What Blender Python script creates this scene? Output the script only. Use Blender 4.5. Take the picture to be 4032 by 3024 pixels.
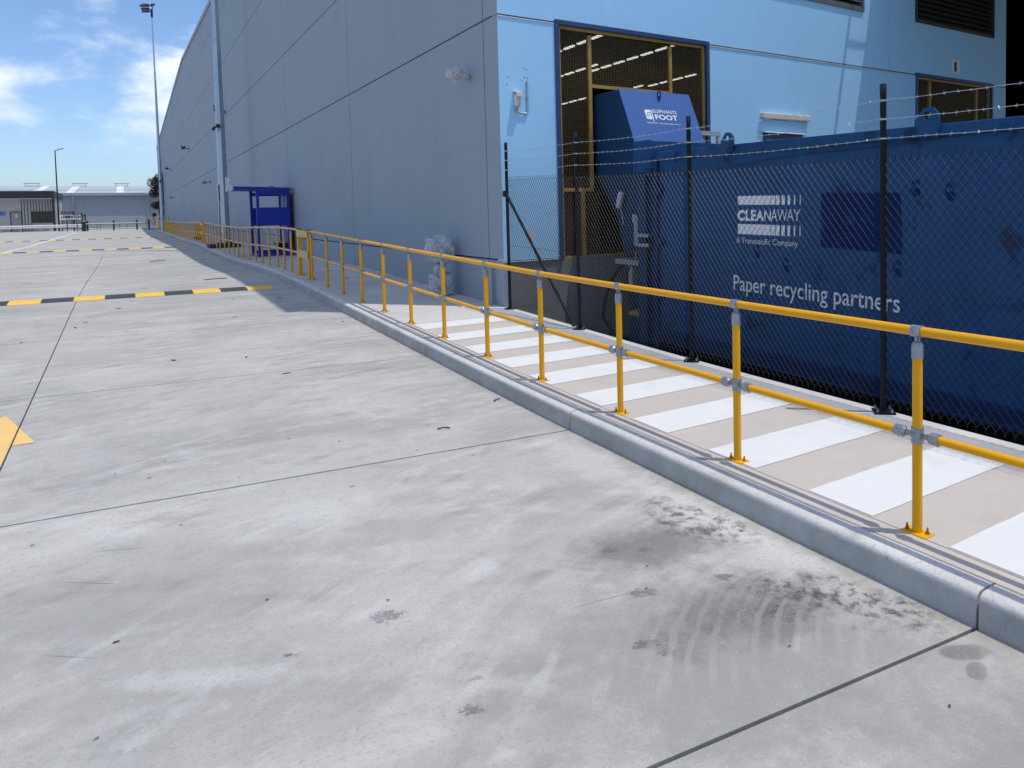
import bpy, bmesh, math, random
from mathutils import Vector, Matrix
import numpy as np

random.seed(7)
scene = bpy.context.scene
for o in list(bpy.data.objects):
    bpy.data.objects.remove(o)
col = scene.collection
R = math.radians
EYE = 1.78                      # camera height; measured heights below are relative to the eye and lifted by EYE

# ------------------------------------------------------------------ camera
F_PX, P_X, P_Y = 2838.48, 2400.0, 963.53
YAW, PITCH, ROLL = -0.590945582, 0.0501842714, -0.0204223443
f0 = Vector((-math.sin(YAW), math.cos(YAW), 0)); r0 = Vector((math.cos(YAW), math.sin(YAW), 0)); u0 = Vector((0, 0, 1))
fw = f0 * math.cos(PITCH) - u0 * math.sin(PITCH)
uu = u0 * math.cos(PITCH) + f0 * math.sin(PITCH)
rt = r0 * math.cos(ROLL) + uu * math.sin(ROLL)
up = -r0 * math.sin(ROLL) + uu * math.cos(ROLL)
cam_data = bpy.data.cameras.new('camera')
cam_data.sensor_width = 36.0
cam_data.sensor_fit = 'HORIZONTAL'
cam_data.lens = F_PX / 4032 * 36.0
cam_data.shift_x = -(P_X - 2016) / 4032
cam_data.shift_y = -(1512 - P_Y) / 4032
cam_data.clip_start = 0.05
cam_data.clip_end = 6000
cam = bpy.data.objects.new('camera', cam_data)
col.objects.link(cam)
m = Matrix((rt, up, -fw)).transposed().to_4x4()
m.translation = Vector((0, 0, EYE))
cam.matrix_world = m
scene.camera = cam

# ------------------------------------------------------------------ sun, sky, exposure
SUN_D = Vector((-0.205, 0.20, -1.0)).normalized()      # way the light travels
elev = math.asin(-SUN_D.z)
azim = math.atan2(-SUN_D.x, -SUN_D.y)
sl = bpy.data.lights.new('sun', 'SUN')
sl.energy = 2.3
sl.angle = R(0.5)
sl.color = (1.0, 0.945, 0.86)
so = bpy.data.objects.new('sun', sl)
so.rotation_euler = SUN_D.to_track_quat('-Z', 'Y').to_euler()
so.location = (0, 0, 60)
col.objects.link(so)

world = bpy.data.worlds.new('World')
scene.world = world
world.use_nodes = True
wt = world.node_tree
wt.nodes.clear()


def nd(t, typ, **kw):
    n = t.nodes.new(typ)
    for k, v in kw.items():
        if k.startswith('i_'):
            key = k[2:]
            key = int(key) if key.isdigit() else key.replace('_', ' ')
            n.inputs[key].default_value = v
        else:
            setattr(n, k, v)
    return n


wo = nd(wt, 'ShaderNodeOutputWorld')
bg = nd(wt, 'ShaderNodeBackground', i_Strength=0.15)
sky = nd(wt, 'ShaderNodeTexSky', sky_type='NISHITA', sun_disc=False, sun_elevation=elev, sun_rotation=azim,
         altitude=20.0, air_density=0.85, dust_density=1.0, ozone_density=7.0)
tc = nd(wt, 'ShaderNodeTexCoord')
sep = nd(wt, 'ShaderNodeSeparateXYZ')
wt.links.new(tc.outputs['Generated'], sep.inputs[0])
zc = nd(wt, 'ShaderNodeMath', operation='MAXIMUM'); zc.inputs[1].default_value = 0.0
wt.links.new(sep.outputs[2], zc.inputs[0])
za = nd(wt, 'ShaderNodeMath', operation='ADD'); za.inputs[1].default_value = 0.42
wt.links.new(zc.outputs[0], za.inputs[0])
dx = nd(wt, 'ShaderNodeMath', operation='DIVIDE'); dy = nd(wt, 'ShaderNodeMath', operation='DIVIDE')
wt.links.new(sep.outputs[0], dx.inputs[0]); wt.links.new(za.outputs[0], dx.inputs[1])
wt.links.new(sep.outputs[1], dy.inputs[0]); wt.links.new(za.outputs[0], dy.inputs[1])
cb = nd(wt, 'ShaderNodeCombineXYZ')
wt.links.new(dx.outputs[0], cb.inputs[0]); wt.links.new(dy.outputs[0], cb.inputs[1])
cmap = nd(wt, 'ShaderNodeMapping'); cmap.inputs['Location'].default_value = (22.619, 27.989, 8.318)
cmap.inputs['Scale'].default_value = (1.0, 1.0, 1.0)
wt.links.new(cb.outputs[0], cmap.inputs[0])
cn = nd(wt, 'ShaderNodeTexNoise', i_Scale=3.1, i_Detail=9.0, i_Roughness=0.54, i_Distortion=0.15)
wt.links.new(cmap.outputs[0], cn.inputs['Vector'])
cr = nd(wt, 'ShaderNodeMapRange', interpolation_type='SMOOTHSTEP')
cr.inputs[1].default_value = 0.50; cr.inputs[2].default_value = 0.70
wt.links.new(cn.outputs[0], cr.inputs[0])
ch = nd(wt, 'ShaderNodeMapRange', interpolation_type='SMOOTHSTEP')          # clouds thin out towards the horizon
ch.inputs[1].default_value = 0.04; ch.inputs[2].default_value = 0.15
wt.links.new(sep.outputs[2], ch.inputs[0])
cf = nd(wt, 'ShaderNodeMath', operation='MULTIPLY')
wt.links.new(cr.outputs[0], cf.inputs[0]); wt.links.new(ch.outputs[0], cf.inputs[1])
cmix = nd(wt, 'ShaderNodeMix', data_type='RGBA')
cmix.inputs[7].default_value = (6.4, 6.7, 7.1, 1)
wt.links.new(cf.outputs[0], cmix.inputs[0])
wt.links.new(sky.outputs[0], cmix.inputs[6])
wt.links.new(cmix.outputs[2], bg.inputs['Color'])
wt.links.new(bg.outputs[0], wo.inputs[0])

scene.view_settings.view_transform = 'Standard'
scene.view_settings.look = 'None'
scene.view_settings.exposure = 0.26
scene.view_settings.gamma = 1.0
scene.view_settings.use_curve_mapping = False
scene.cycles.max_bounces = 5
scene.cycles.transparent_max_bounces = 8

# ------------------------------------------------------------------ helpers: materials


class Mat:
    """small builder round a Principled material"""

    def __init__(s, name, colr, rough=0.6, metal=0.0, spec=0.5):
        s.m = bpy.data.materials.new(name); s.m.use_nodes = True
        s.t = s.m.node_tree
        s.b = s.t.nodes['Principled BSDF']
        s.b.inputs['Base Color'].default_value = (*colr, 1)
        s.b.inputs['Roughness'].default_value = rough
        s.b.inputs['Metallic'].default_value = metal
        s.b.inputs['Specular IOR Level'].default_value = spec
        s.geo = nd(s.t, 'ShaderNodeNewGeometry')
        s.pos = s.geo.outputs['Position']
        s.colr = (*colr, 1)
        s.cur = None

    def link(s, a, b): s.t.links.new(a, b)

    def mapping(s, loc=(0, 0, 0), rot=(0, 0, 0), scale=(1, 1, 1), typ='POINT', src=None):
        n = nd(s.t, 'ShaderNodeMapping', vector_type=typ)
        n.inputs['Location'].default_value = loc; n.inputs['Rotation'].default_value = rot; n.inputs['Scale'].default_value = scale
        s.link(src or s.pos, n.inputs[0])
        return n.outputs[0]

    def noise(s, scale, detail=4.0, rough=0.55, dist=0.0, vec=None):
        n = nd(s.t, 'ShaderNodeTexNoise', i_Scale=scale, i_Detail=detail, i_Roughness=rough, i_Distortion=dist)
        s.link(vec or s.pos, n.inputs['Vector'])
        return n.outputs[0]

    def ramp(s, v, a, b, va=0.0, vb=1.0):
        n = nd(s.t, 'ShaderNodeMapRange', interpolation_type='SMOOTHSTEP')
        n.inputs[1].default_value = a; n.inputs[2].default_value = b; n.inputs[3].default_value = va; n.inputs[4].default_value = vb
        s.link(v, n.inputs[0])
        return n.outputs[0]

    def math(s, op, a, b):
        n = nd(s.t, 'ShaderNodeMath', operation=op)
        for i, v in enumerate((a, b)):
            if isinstance(v, (int, float)): n.inputs[i].default_value = v
            else: s.link(v, n.inputs[i])
        return n.outputs[0]

    def mix(s, fac, c2, blend='MIX'):
        n = nd(s.t, 'ShaderNodeMix', data_type='RGBA', blend_type=blend)
        if isinstance(fac, (int, float)): n.inputs[0].default_value = fac
        else: s.link(fac, n.inputs[0])
        if s.cur is None: n.inputs[6].default_value = s.colr
        else: s.link(s.cur, n.inputs[6])
        n.inputs[7].default_value = (*c2, 1)
        s.cur = n.outputs[2]
        s.link(s.cur, s.b.inputs['Base Color'])
        return s

    def var(s, amt, scale, detail=5, blend=None, vec=None, dist=0.0):
        """mottle: darker and lighter by amt"""
        n = s.noise(scale, detail, 0.6, dist, vec)
        c = s.colr
        s.mix(s.ramp(n, 0.52, 0.72, 0, 1), tuple(x * (1 - amt) for x in c[:3]))
        s.mix(s.ramp(n, 0.48, 0.28, 0, 1), tuple(min(1, x * (1 + amt)) for x in c[:3]))
        return s

    def streaks(s, colr, amt, sx=6.0, sz=0.25, lo=0.52, hi=0.75):
        v = s.mapping(scale=(sx, sx, sz))
        n = s.noise(1.0, 6, 0.65, 0.2, v)
        s.mix(s.math('MULTIPLY', s.ramp(n, lo, hi), amt), colr)
        return s

    def spots(s, colr, scale, lo, hi, amt=1.0, detail=3):
        n = s.noise(scale, detail, 0.6)
        s.mix(s.math('MULTIPLY', s.ramp(n, lo, hi), amt), colr)
        return s

    def bump(s, scale, strength, dist=0.01, detail=3, vec=None):
        n = s.noise(scale, detail, 0.65, 0, vec)
        b = nd(s.t, 'ShaderNodeBump', i_Strength=strength, i_Distance=dist)
        s.link(n, b.inputs['Height'])
        prev = s.b.inputs['Normal'].links
        if prev: s.link(prev[0].from_socket, b.inputs['Normal'])
        s.link(b.outputs[0], s.b.inputs['Normal'])
        return s

    def roughvar(s, scale, lo, hi):
        s.link(s.ramp(s.noise(scale, 4), 0.3, 0.7, lo, hi), s.b.inputs['Roughness'])
        return s


def plain(name, c, rough=0.6, metal=0.0, var=0.08, vs=4.0, bump=0.0, bs=60):
    k = Mat(name, c, rough, metal)
    if var: k.var(var, vs)
    if bump: k.bump(bs, bump)
    return k.m


# driveway concrete -----------------------------------------------------------
def drive_material():
    k = Mat('drive_concrete', (0.455, 0.448, 0.43), 0.82, 0, 0.35)
    v = k.mapping(rot=(0, 0, R(-32)), scale=(0.65, 1.15, 1))
    vs = k.mapping(rot=(0, 0, R(-8)), scale=(0.45, 1.6, 1))
    k.mix(k.ramp(k.noise(0.45, 6, 0.6, 0.3), 0.36, 0.64, 0, 0.95), (0.36, 0.355, 0.344))
    k.mix(k.ramp(k.noise(0.8, 6, 0.66, 0.5, v), 0.44, 0.68, 0, 0.75), (0.295, 0.292, 0.285))
    k.mix(k.ramp(k.noise(0.75, 6, 0.64, 0.6, vs), 0.49, 0.70, 0, 0.65), (0.53, 0.52, 0.50))
    k.mix(k.ramp(k.noise(1.7, 5, 0.64, 0.8), 0.50, 0.72, 0, 0.5), (0.45, 0.42, 0.39))
    k.mix(k.ramp(k.noise(2.0, 5, 0.66, 1.1, v), 0.52, 0.72, 0, 0.5), (0.52, 0.512, 0.495))
    k.mix(k.ramp(k.noise(3.4, 5, 0.68, 0.6), 0.52, 0.72, 0, 0.6), (0.315, 0.312, 0.305))
    k.mix(k.ramp(k.noise(7.0, 4, 0.7, 0.4), 0.52, 0.70, 0, 0.4), (0.34, 0.335, 0.325))
    k.mix(k.ramp(k.noise(11.0, 3, 0.7, 0.3), 0.54, 0.72, 0, 0.3), (0.52, 0.51, 0.49))
    warp = k.noise(3.2, 5, 0.72, 0.3)
    fine = k.noise(17.0, 4, 0.7)
    tiny = k.noise(42.0, 3, 0.7)

    def blob(x, y, rx, ry, ang, colr, amt, soft=0.5, wamp=0.9, grit=False, small=False):
        mv = k.mapping(loc=(x, y, 0), rot=(0, 0, R(ang)), scale=(rx, ry, 1000.0), typ='TEXTURE')
        g = nd(k.t, 'ShaderNodeTexGradient', gradient_type='SPHERICAL')
        k.link(mv, g.inputs[0])
        h = k.math('ADD', k.math('SUBTRACT', g.outputs[1], 0.18), k.math('MULTIPLY', k.math('SUBTRACT', tiny if small else warp, 0.5), wamp * (2.4 if small else 1.7)))
        mk = k.math('MULTIPLY', k.ramp(h, 0.0, soft, 0, amt), k.ramp(g.outputs[1], 0.0, 0.45))
        if grit: mk = k.math('MULTIPLY', mk, k.ramp(fine, 0.42, 0.62))
        k.mix(mk, colr)

    blob(1.9, 2.1, 1.5, 1.0, -20, (0.27, 0.266, 0.257), 0.8, 0.55, 0.7)
    blob(2.3, 0.9, 1.2, 0.8, 0, (0.28, 0.276, 0.265), 0.85, 0.55, 0.7)
    blob(0.6, 1.6, 1.2, 0.7, -25, (0.33, 0.325, 0.315), 0.7, 0.5, 0.9)
    blob(-0.2, 3.9, 1.1, 0.6, -25, (0.32, 0.316, 0.306), 0.7, 0.5, 0.9)
    blob(2.15, 3.45, 0.95, 0.62, 30, (0.34, 0.333, 0.318), 0.55, 0.35, 0.5)
    blob(2.22, 2.95, 0.75, 0.46, -20, (0.15, 0.148, 0.143), 0.85, 0.75, 0.8)
    blob(2.70, 2.9, 0.17, 1.5, 3, (0.56, 0.555, 0.54), 0.7, 0.5, 0.9)
    blob(2.60, 3.05, 0.30, 0.60, 10, (0.06, 0.06, 0.06), 0.9, 0.5, 1.0, True)
    blob(2.16, 2.22, 0.85, 0.42, -12, (0.135, 0.133, 0.128), 0.88, 0.8, 0.8)
    blob(2.66, 2.0, 0.30, 0.55, 20, (0.05, 0.05, 0.05), 0.92, 0.5, 1.1, True)
    blob(2.45, 2.25, 0.40, 0.35, 0, (0.07, 0.07, 0.07), 0.8, 0.7, 1.1, True)
    blob(2.6, 2.5, 0.2, 0.3, 0, (0.5, 0.5, 0.495), 0.5, 0.6, 1.2)
    blob(2.60, 4.3, 0.30, 1.1, 0, (0.53, 0.525, 0.515), 0.55, 0.6, 1.3)
    blob(1.38, 3.23, 0.16, 0.13, 20, (0.52, 0.515, 0.505), 0.6, 0.6, 1.4)
    blob(0.91, 4.47, 0.55, 0.32, 0, (0.53, 0.525, 0.51), 0.5, 0.6, 1.2)
    blob(0.2, 3.1, 0.6, 0.12, -28, (0.53, 0.528, 0.52), 0.5, 0.6, 1.4)
    blob(1.2, 3.9, 0.7, 0.3, -20, (0.315, 0.31, 0.30), 0.5, 0.5, 1.0)
    blob(0.25, 4.2, 0.8, 0.5, -20, (0.335, 0.33, 0.32), 0.45, 0.5, 1.0)
    blob(1.6, 11.6, 1.3, 1.2, 0, (0.34, 0.34, 0.345), 0.5, 0.5, 1.0)
    blob(1.3, 23.0, 1.6, 6.0, 0, (0.34, 0.345, 0.355), 0.5, 0.5, 1.0)
    for (x, y, r) in ((0.87, 3.12, 0.085), (0.48, 3.07, 0.03), (1.68, 2.30, 0.06), (1.72, 2.2, 0.04), (2.0, 3.05, 0.05), (2.15, 2.95, 0.05), (1.03, 2.5, 0.03), (2.3, 2.5, 0.06), (0.95, 2.35, 0.05), (1.9, 2.62, 0.07)):
        blob(x, y, r * 1.5, r * 0.8, -25, (0.12, 0.12, 0.122), 0.8, 0.5, 1.2, False, True)
    blob(2.68, 1.52, 0.17, 0.075, -30, (0.15, 0.15, 0.155), 0.75, 0.25, 0.6)
    blob(2.60, 1.44, 0.10, 0.05, 20, (0.16, 0.16, 0.165), 0.7, 0.3, 1.2)
    for (x0, y0, x1, y1, w, am) in ((-0.28, 4.67, 0.07, 4.48, .008, .6), (-0.39, 4.38, -0.04, 4.10, .007, .75), (-0.41, 3.70, -0.12, 3.46, .008, .45), (1.45, 2.72, 2.05, 2.62, .006, .6), (0.55, 12.0, -0.1, 11.2, .02, .4), (1.7, 4.95, 1.2, 4.6, .006, .4)):
        blob((x0 + x1) / 2, (y0 + y1) / 2, math.hypot(x1 - x0, y1 - y0) / 2, w, math.degrees(math.atan2(y1 - y0, x1 - x0)), (0.12, 0.12, 0.125), am, 0.5, 0.02)
    # fan of scuff rings by the kerb
    mv = k.mapping(loc=(2.78, 1.55, 0), rot=(0, 0, R(20)), scale=(1.1, 0.85, 1000.0), typ='TEXTURE')
    w = nd(k.t, 'ShaderNodeTexWave', wave_type='RINGS', rings_direction='SPHERICAL', i_Scale=3.4, i_Distortion=2.6, i_Detail=3.0)
    w.inputs['Detail Scale'].default_value = 1.6
    k.link(mv, w.inputs[0])
    mv2 = k.mapping(loc=(2.12, 2.12, 0), rot=(0, 0, R(-15)), scale=(0.85, 0.42, 1000.0), typ='TEXTURE')
    g = nd(k.t, 'ShaderNodeTexGradient', gradient_type='SPHERICAL'); k.link(mv2, g.inputs[0])
    ringm = k.math('MULTIPLY', k.ramp(w.outputs[1], 0.55, 0.95), k.ramp(g.outputs[1], 0.02, 0.5))
    k.mix(k.math('MULTIPLY', k.math('MULTIPLY', ringm, k.ramp(warp, 0.36, 0.58)), 0.34), (0.40, 0.397, 0.388))
    for (cx, cy, sc, am) in ((3.9, 0.2, 1.5, 0.32), (-1.6, 1.2, 1.2, 0.22), (2.9, 6.6, 1.1, 0.2)):
        mv = k.mapping(loc=(cx, cy, 0), scale=(1.25, 1.0, 1000.0), typ='TEXTURE')
        w = nd(k.t, 'ShaderNodeTexWave', wave_type='RINGS', rings_direction='SPHERICAL', i_Scale=sc, i_Distortion=3.5, i_Detail=3.0)
        w.inputs['Detail Scale'].default_value = 1.3; w.inputs['Detail Roughness'].default_value = 0.6
        k.link(mv, w.inputs[0])
        k.mix(k.math('MULTIPLY', k.math('MULTIPLY', k.ramp(w.outputs[1], 0.72, 0.98), k.ramp(k.noise(1.3, 5, 0.6), 0.46, 0.66)), am), (0.56, 0.555, 0.54))
        k.mix(k.math('MULTIPLY', k.math('MULTIPLY', k.ramp(w.outputs[1], 0.22, 0.02), k.ramp(k.noise(1.6, 5, 0.6), 0.48, 0.66)), am), (0.23, 0.228, 0.222))
    # swirl tyre mark further out
    mv = k.mapping(loc=(0.1, 12.2, 0), rot=(0, 0, 0), scale=(0.8, 1.0, 1000.0), typ='TEXTURE')
    w = nd(k.t, 'ShaderNodeTexWave', wave_type='RINGS', rings_direction='SPHERICAL', i_Scale=0.75, i_Distortion=1.0, i_Detail=2.0)
    k.link(mv, w.inputs[0])
    g = nd(k.t, 'ShaderNodeTexGradient', gradient_type='SPHERICAL'); k.link(mv, g.inputs[0])
    k.mix(k.math('MULTIPLY', k.math('MULTIPLY', k.math('MULTIPLY', k.ramp(w.outputs[1], 0.90, 0.99), k.ramp(warp, 0.5, 0.62)), k.ramp(g.outputs[1], 0.02, 0.3)), 0.5), (0.2, 0.2, 0.2))
    # dirt along the kerb, pores and grain
    sx = nd(k.t, 'ShaderNodeSeparateXYZ'); k.link(k.pos, sx.inputs[0])
    edge = k.math('MULTIPLY', k.ramp(sx.outputs[0], 2.70, 2.86), k.ramp(k.noise(5.0, 6, 0.7), 0.36, 0.62))
    k.mix(k.math('MULTIPLY', edge, 0.65), (0.30, 0.27, 0.235))
    k.spots((0.22, 0.22, 0.222), 13.0, 0.71, 0.80, 0.5, 5)
    k.spots((0.27, 0.268, 0.262), 55.0, 0.54, 0.72, 0.6, 4)
    k.spots((0.22, 0.218, 0.212), 150.0, 0.56, 0.72, 0.5, 2)
    k.spots((0.57, 0.57, 0.57), 95.0, 0.58, 0.78, 0.45, 3)
    k.mix(1.0, (1.03, 1.018, 0.985), 'MULTIPLY')
    k.bump(140.0, 0.22, 0.004); k.bump(14.0, 0.12, 0.01)
    k.roughvar(3.0, 0.72, 0.92)
    return k.m


M = {}
M['drive'] = drive_material()
k = Mat('path_concrete', (0.53, 0.515, 0.495), 0.85, 0, 0.3)
k.var(0.16, 0.9, 7).spots((0.33, 0.32, 0.31), 2.6, 0.56, 0.74, 0.6, 7).spots((0.58, 0.57, 0.56), 6, 0.6, 0.75, 0.5, 5).spots((0.27, 0.265, 0.26), 70, 0.6, 0.75, 0.5)
k.bump(120, 0.25, 0.004); M['path'] = k.m
k = Mat('kerb_concrete', (0.57, 0.557, 0.53), 0.88, 0, 0.2)
k.var(0.14, 1.3, 8).spots((0.35, 0.345, 0.335), 5, 0.60, 0.74, 0.7, 7).spots((0.24, 0.235, 0.23), 34, 0.66, 0.74, 0.7, 4).spots((0.68, 0.68, 0.68), 22, 0.6, 0.75, 0.4)
sx = nd(k.t, 'ShaderNodeSeparateXYZ'); k.link(k.pos, sx.inputs[0])
fa = k.ramp(sx.outputs[0], 2.882, 2.866)
k.mix(k.math('MULTIPLY', fa, k.ramp(k.noise(2.2, 7, 0.65), 0.30, 0.66, 0.45, 0.95)), (0.33, 0.328, 0.32))  # kerb face painted darker to deepen its shade, broken up as grime
k.mix(k.math('MULTIPLY', fa, k.ramp(k.noise(1.0, 7, 0.7, 0, k.mapping(scale=(1, 26, 5))), 0.60, 0.72, 0, 0.6)), (0.22, 0.21, 0.20))
k.spots((0.40, 0.395, 0.385), 46, 0.52, 0.70, 0.6, 4).spots((0.30, 0.29, 0.28), 1.7, 0.58, 0.74, 0.5, 6)
k.bump(90, 0.55, 0.006); k.bump(24, 0.35, 0.012); M['kerb'] = k.m
M['sealant'] = plain('joint_sealant', (0.025, 0.025, 0.027), 0.7, 0, 0.2, 20)
k = Mat('beige_coating', (0.50, 0.452, 0.405), 0.8, 0, 0.35)
k.var(0.07, 2.2, 7).spots((0.40, 0.37, 0.345), 9, 0.62, 0.78, 0.4, 6).spots((0.38, 0.35, 0.33), 80, 0.66, 0.76, 0.5)
k.bump(160, 0.2, 0.003); M['beige'] = k.m
k = Mat('white_paint', (0.68, 0.685, 0.675), 0.75, 0, 0.35)
k.var(0.04, 3, 6).spots((0.56, 0.55, 0.53), 3.5, 0.54, 0.74, 0.45, 8).spots((0.5, 0.49, 0.48), 85, 0.68, 0.78, 0.6)
k.bump(160, 0.2, 0.003); M['white'] = k.m
k = Mat('arrow_paint', (0.78, 0.50, 0.17), 0.75); k.var(0.06, 4, 6).spots((0.5, 0.45, 0.36), 26, 0.66, 0.78, 0.5); M['arrow'] = k.m
k = Mat('hump_yellow', (0.80, 0.50, 0.07), 0.8); k.var(0.1, 5, 6).spots((0.36, 0.30, 0.2), 18, 0.62, 0.78, 0.5); M['hump_y'] = k.m
k = Mat('hump_black', (0.045, 0.055, 0.065), 0.85); k.var(0.2, 5, 6).spots((0.14, 0.14, 0.14), 18, 0.6, 0.78, 0.5); M['hump_b'] = k.m
k = Mat('grey_wall_paint', (0.285, 0.335, 0.39), 0.7, 0, 0.4)
k.var(0.05, 0.35, 5).streaks((0.225, 0.28, 0.34), 0.3, 1.6, 0.07).streaks((0.295, 0.36, 0.425), 0.25, 2.3, 0.05, 0.55, 0.72).spots((0.20, 0.25, 0.305), 1.1, 0.62, 0.8, 0.25, 6)
k.bump(35, 0.06, 0.006); M['greywall'] = k.m
k = Mat('blue_wall_paint', (0.37, 0.67, 0.93), 0.65, 0, 0.4)
k.var(0.035, 0.7, 6).streaks((0.31, 0.59, 0.86), 0.4, 3.0, 0.12).spots((0.42, 0.71, 0.94), 2.0, 0.6, 0.75, 0.3, 6)
k.bump(30, 0.08, 0.006); M['bluewall'] = k.m
M['plinth'] = Mat('plinth_concrete', (0.20, 0.21, 0.215), 0.8).var(0.12, 1.5, 6).streaks((0.12, 0.125, 0.13), 0.6, 4, 0.3).bump(60, 0.15).m
M['flashing'] = plain('pale_flashing', (0.66, 0.65, 0.64), 0.5, 0.0, 0.1, 6)
M['backing'] = plain('joint_backing', (0.035, 0.04, 0.05), 0.9, 0, 0.1)
M['navy'] = Mat('navy_frame', (0.018, 0.055, 0.14), 0.45).var(0.2, 2.5).m
k = Mat('ochre_steel', (0.40, 0.235, 0.055), 0.6); k.var(0.2, 6, 6).spots((0.15, 0.075, 0.025), 14, 0.56, 0.72, 0.7, 6); M['ochre'] = k.m
M['wire'] = Mat('screen_wire', (0.19, 0.135, 0.065), 0.5, 0.4).var(0.2, 20).m
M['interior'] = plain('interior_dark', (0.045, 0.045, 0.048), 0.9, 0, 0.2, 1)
k = Mat('galvanised', (0.34, 0.365, 0.39), 0.42, 0.75); k.var(0.16, 22, 4).spots((0.20, 0.22, 0.24), 45, 0.52, 0.68, 0.7); k.bump(120, 0.12, 0.003); M['galv'] = k.m
k = Mat('galv_pole', (0.42, 0.48, 0.54), 0.38, 0.8); k.var(0.12, 5, 6).streaks((0.26, 0.30, 0.34), 0.5, 8, 0.3); M['galvpole'] = k.m
k = Mat('yellow_powdercoat', (0.80, 0.375, 0.001), 0.38, 0, 0.35); k.var(0.05, 6, 4).spots((0.5, 0.26, 0.02), 60, 0.7, 0.76, 0.8, 3); k.spots((0.40, 0.33, 0.22), 9, 0.62, 0.80, 0.35, 6); k.bump(220, 0.05, 0.002); M['yellow'] = k.m
M['brass'] = plain('zinc_brown_bolt', (0.32, 0.23, 0.11), 0.4, 0.8, 0.2, 60)
M['black'] = Mat('black_steel', (0.006, 0.007, 0.009), 0.45, 0, 0.2).var(0.3, 14).m
M['pvc'] = Mat('black_wire', (0.008, 0.009, 0.012), 0.42, 0, 0.3).m
M['barb'] = plain('barbed_zinc', (0.52, 0.54, 0.56), 0.4, 0.8, 0.2, 40)
k = Mat('bin_paint', (0.016, 0.070, 0.175), 0.55, 0, 0.15)
k.var(0.18, 0.9, 6).streaks((0.025, 0.085, 0.195), 0.6, 9, 0.25).spots((0.004, 0.022, 0.08), 2.2, 0.58, 0.68, 0.8, 7).spots((0.03, 0.045, 0.065), 1.1, 0.60, 0.74, 0.6, 7).streaks((0.010, 0.045, 0.13), 0.7, 0.6, 3.5, 0.60, 0.68)
k.roughvar(3, 0.45, 0.7); k.bump(3, 0.10, 0.03); M['bin'] = k.m
M['bin_dark'] = Mat('bin_dark_blue', (0.008, 0.034, 0.11), 0.55, 0, 0.15).var(0.25, 3, 6).m
k = Mat('bin_sticker_ghost', (0.002, 0.018, 0.085), 0.6, 0, 0.1); k.var(0.15, 2, 6).spots((0.02, 0.065, 0.18), 5, 0.6, 0.72, 0.5, 6); M['ghost'] = k.m
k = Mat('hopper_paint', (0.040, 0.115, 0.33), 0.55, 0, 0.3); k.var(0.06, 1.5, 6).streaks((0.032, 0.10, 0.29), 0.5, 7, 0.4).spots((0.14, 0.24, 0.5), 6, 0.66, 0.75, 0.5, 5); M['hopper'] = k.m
k = Mat('hopper_shade_paint', (0.014, 0.05, 0.12), 0.6, 0, 0.2); k.var(0.1, 1.5, 6).streaks((0.02, 0.06, 0.14), 0.7, 7, 0.3); M['hopper_shade'] = k.m  # hopper blue again, painted darker for the side turned from the sun
k = Mat('white_vinyl', (0.78, 0.80, 0.81), 0.5); k.var(0.05, 4).spots((0.35, 0.42, 0.5), 30, 0.64, 0.75, 0.6); M['vinyl'] = k.m
k = Mat('worn_white_vinyl', (0.70, 0.72, 0.73), 0.55); k.var(0.08, 4).spots((0.12, 0.2, 0.3), 40, 0.58, 0.70, 0.7, 5); M['vinyl_worn'] = k.m
M['cream'] = Mat('cream_plastic', (0.66, 0.62, 0.55), 0.45).var(0.06, 4).streaks((0.42, 0.38, 0.32), 0.5, 12, 2).m
M['greybox'] = Mat('grey_enclosure', (0.30, 0.31, 0.30), 0.5).var(0.1, 5).m
M['darkmetal'] = Mat('oily_dark_metal', (0.03, 0.032, 0.036), 0.45, 0.4).var(0.3, 8).m
M['chrome'] = plain('bright_rod', (0.6, 0.6, 0.6), 0.2, 1.0, 0.1)
M['rubber'] = plain('black_rubber', (0.012, 0.012, 0.013), 0.6, 0, 0.2, 10)
M['booth'] = Mat('booth_blue', (0.004, 0.022, 0.33), 0.45).var(0.08, 2).m
M['booth_top'] = Mat('booth_pale_trim', (0.42, 0.55, 0.68), 0.5).var(0.1, 3).m
M['signwhite'] = plain('sign_white', (0.75, 0.76, 0.77), 0.5, 0, 0.04, 3)
M['signgrey'] = plain('sign_grey', (0.50, 0.53, 0.55), 0.5, 0, 0.04, 3)
M['louvre'] = Mat('louvre_grey', (0.16, 0.17, 0.185), 0.5, 0.2).var(0.15, 4).m
M['louvredark'] = Mat('louvre_brown', (0.045, 0.042, 0.038), 0.6).var(0.2, 4).m
M['brown'] = plain('brass_valve', (0.12, 0.075, 0.035), 0.4, 0.5, 0.3, 14)
M['planter'] = plain('dark_base_steel', (0.035, 0.037, 0.042), 0.6, 0.2, 0.3, 8)
M['orange'] = Mat('orange_barrier', (0.75, 0.27, 0.004), 0.4).var(0.08, 5).m
M['plate'] = Mat('sandy_plate', (0.62, 0.42, 0.15), 0.55).var(0.06, 5).m
M['farroof'] = Mat('zinc_roof', (0.48, 0.50, 0.50), 0.5, 0.25).var(0.06, 0.1).streaks((0.40, 0.42, 0.43), 0.5, 0.9, 0.9).m
M['farwall'] = Mat('far_wall_grey', (0.33, 0.37, 0.425), 0.75).var(0.05, 0.2).streaks((0.27, 0.31, 0.36), 0.4, 0.5, 0.08).m
M['cladding'] = Mat('office_cladding', (0.46, 0.45, 0.41), 0.6).var(0.06, 1).m
M['charcoal'] = plain('charcoal_fascia', (0.018, 0.021, 0.024), 0.5, 0, 0.1, 2)
M['glass'] = Mat('dark_glass', (0.012, 0.014, 0.018), 0.08, 0, 0.6).m
M['bluesign'] = plain('blue_sign', (0.03, 0.20, 0.55), 0.4, 0, 0.03, 2)
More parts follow.
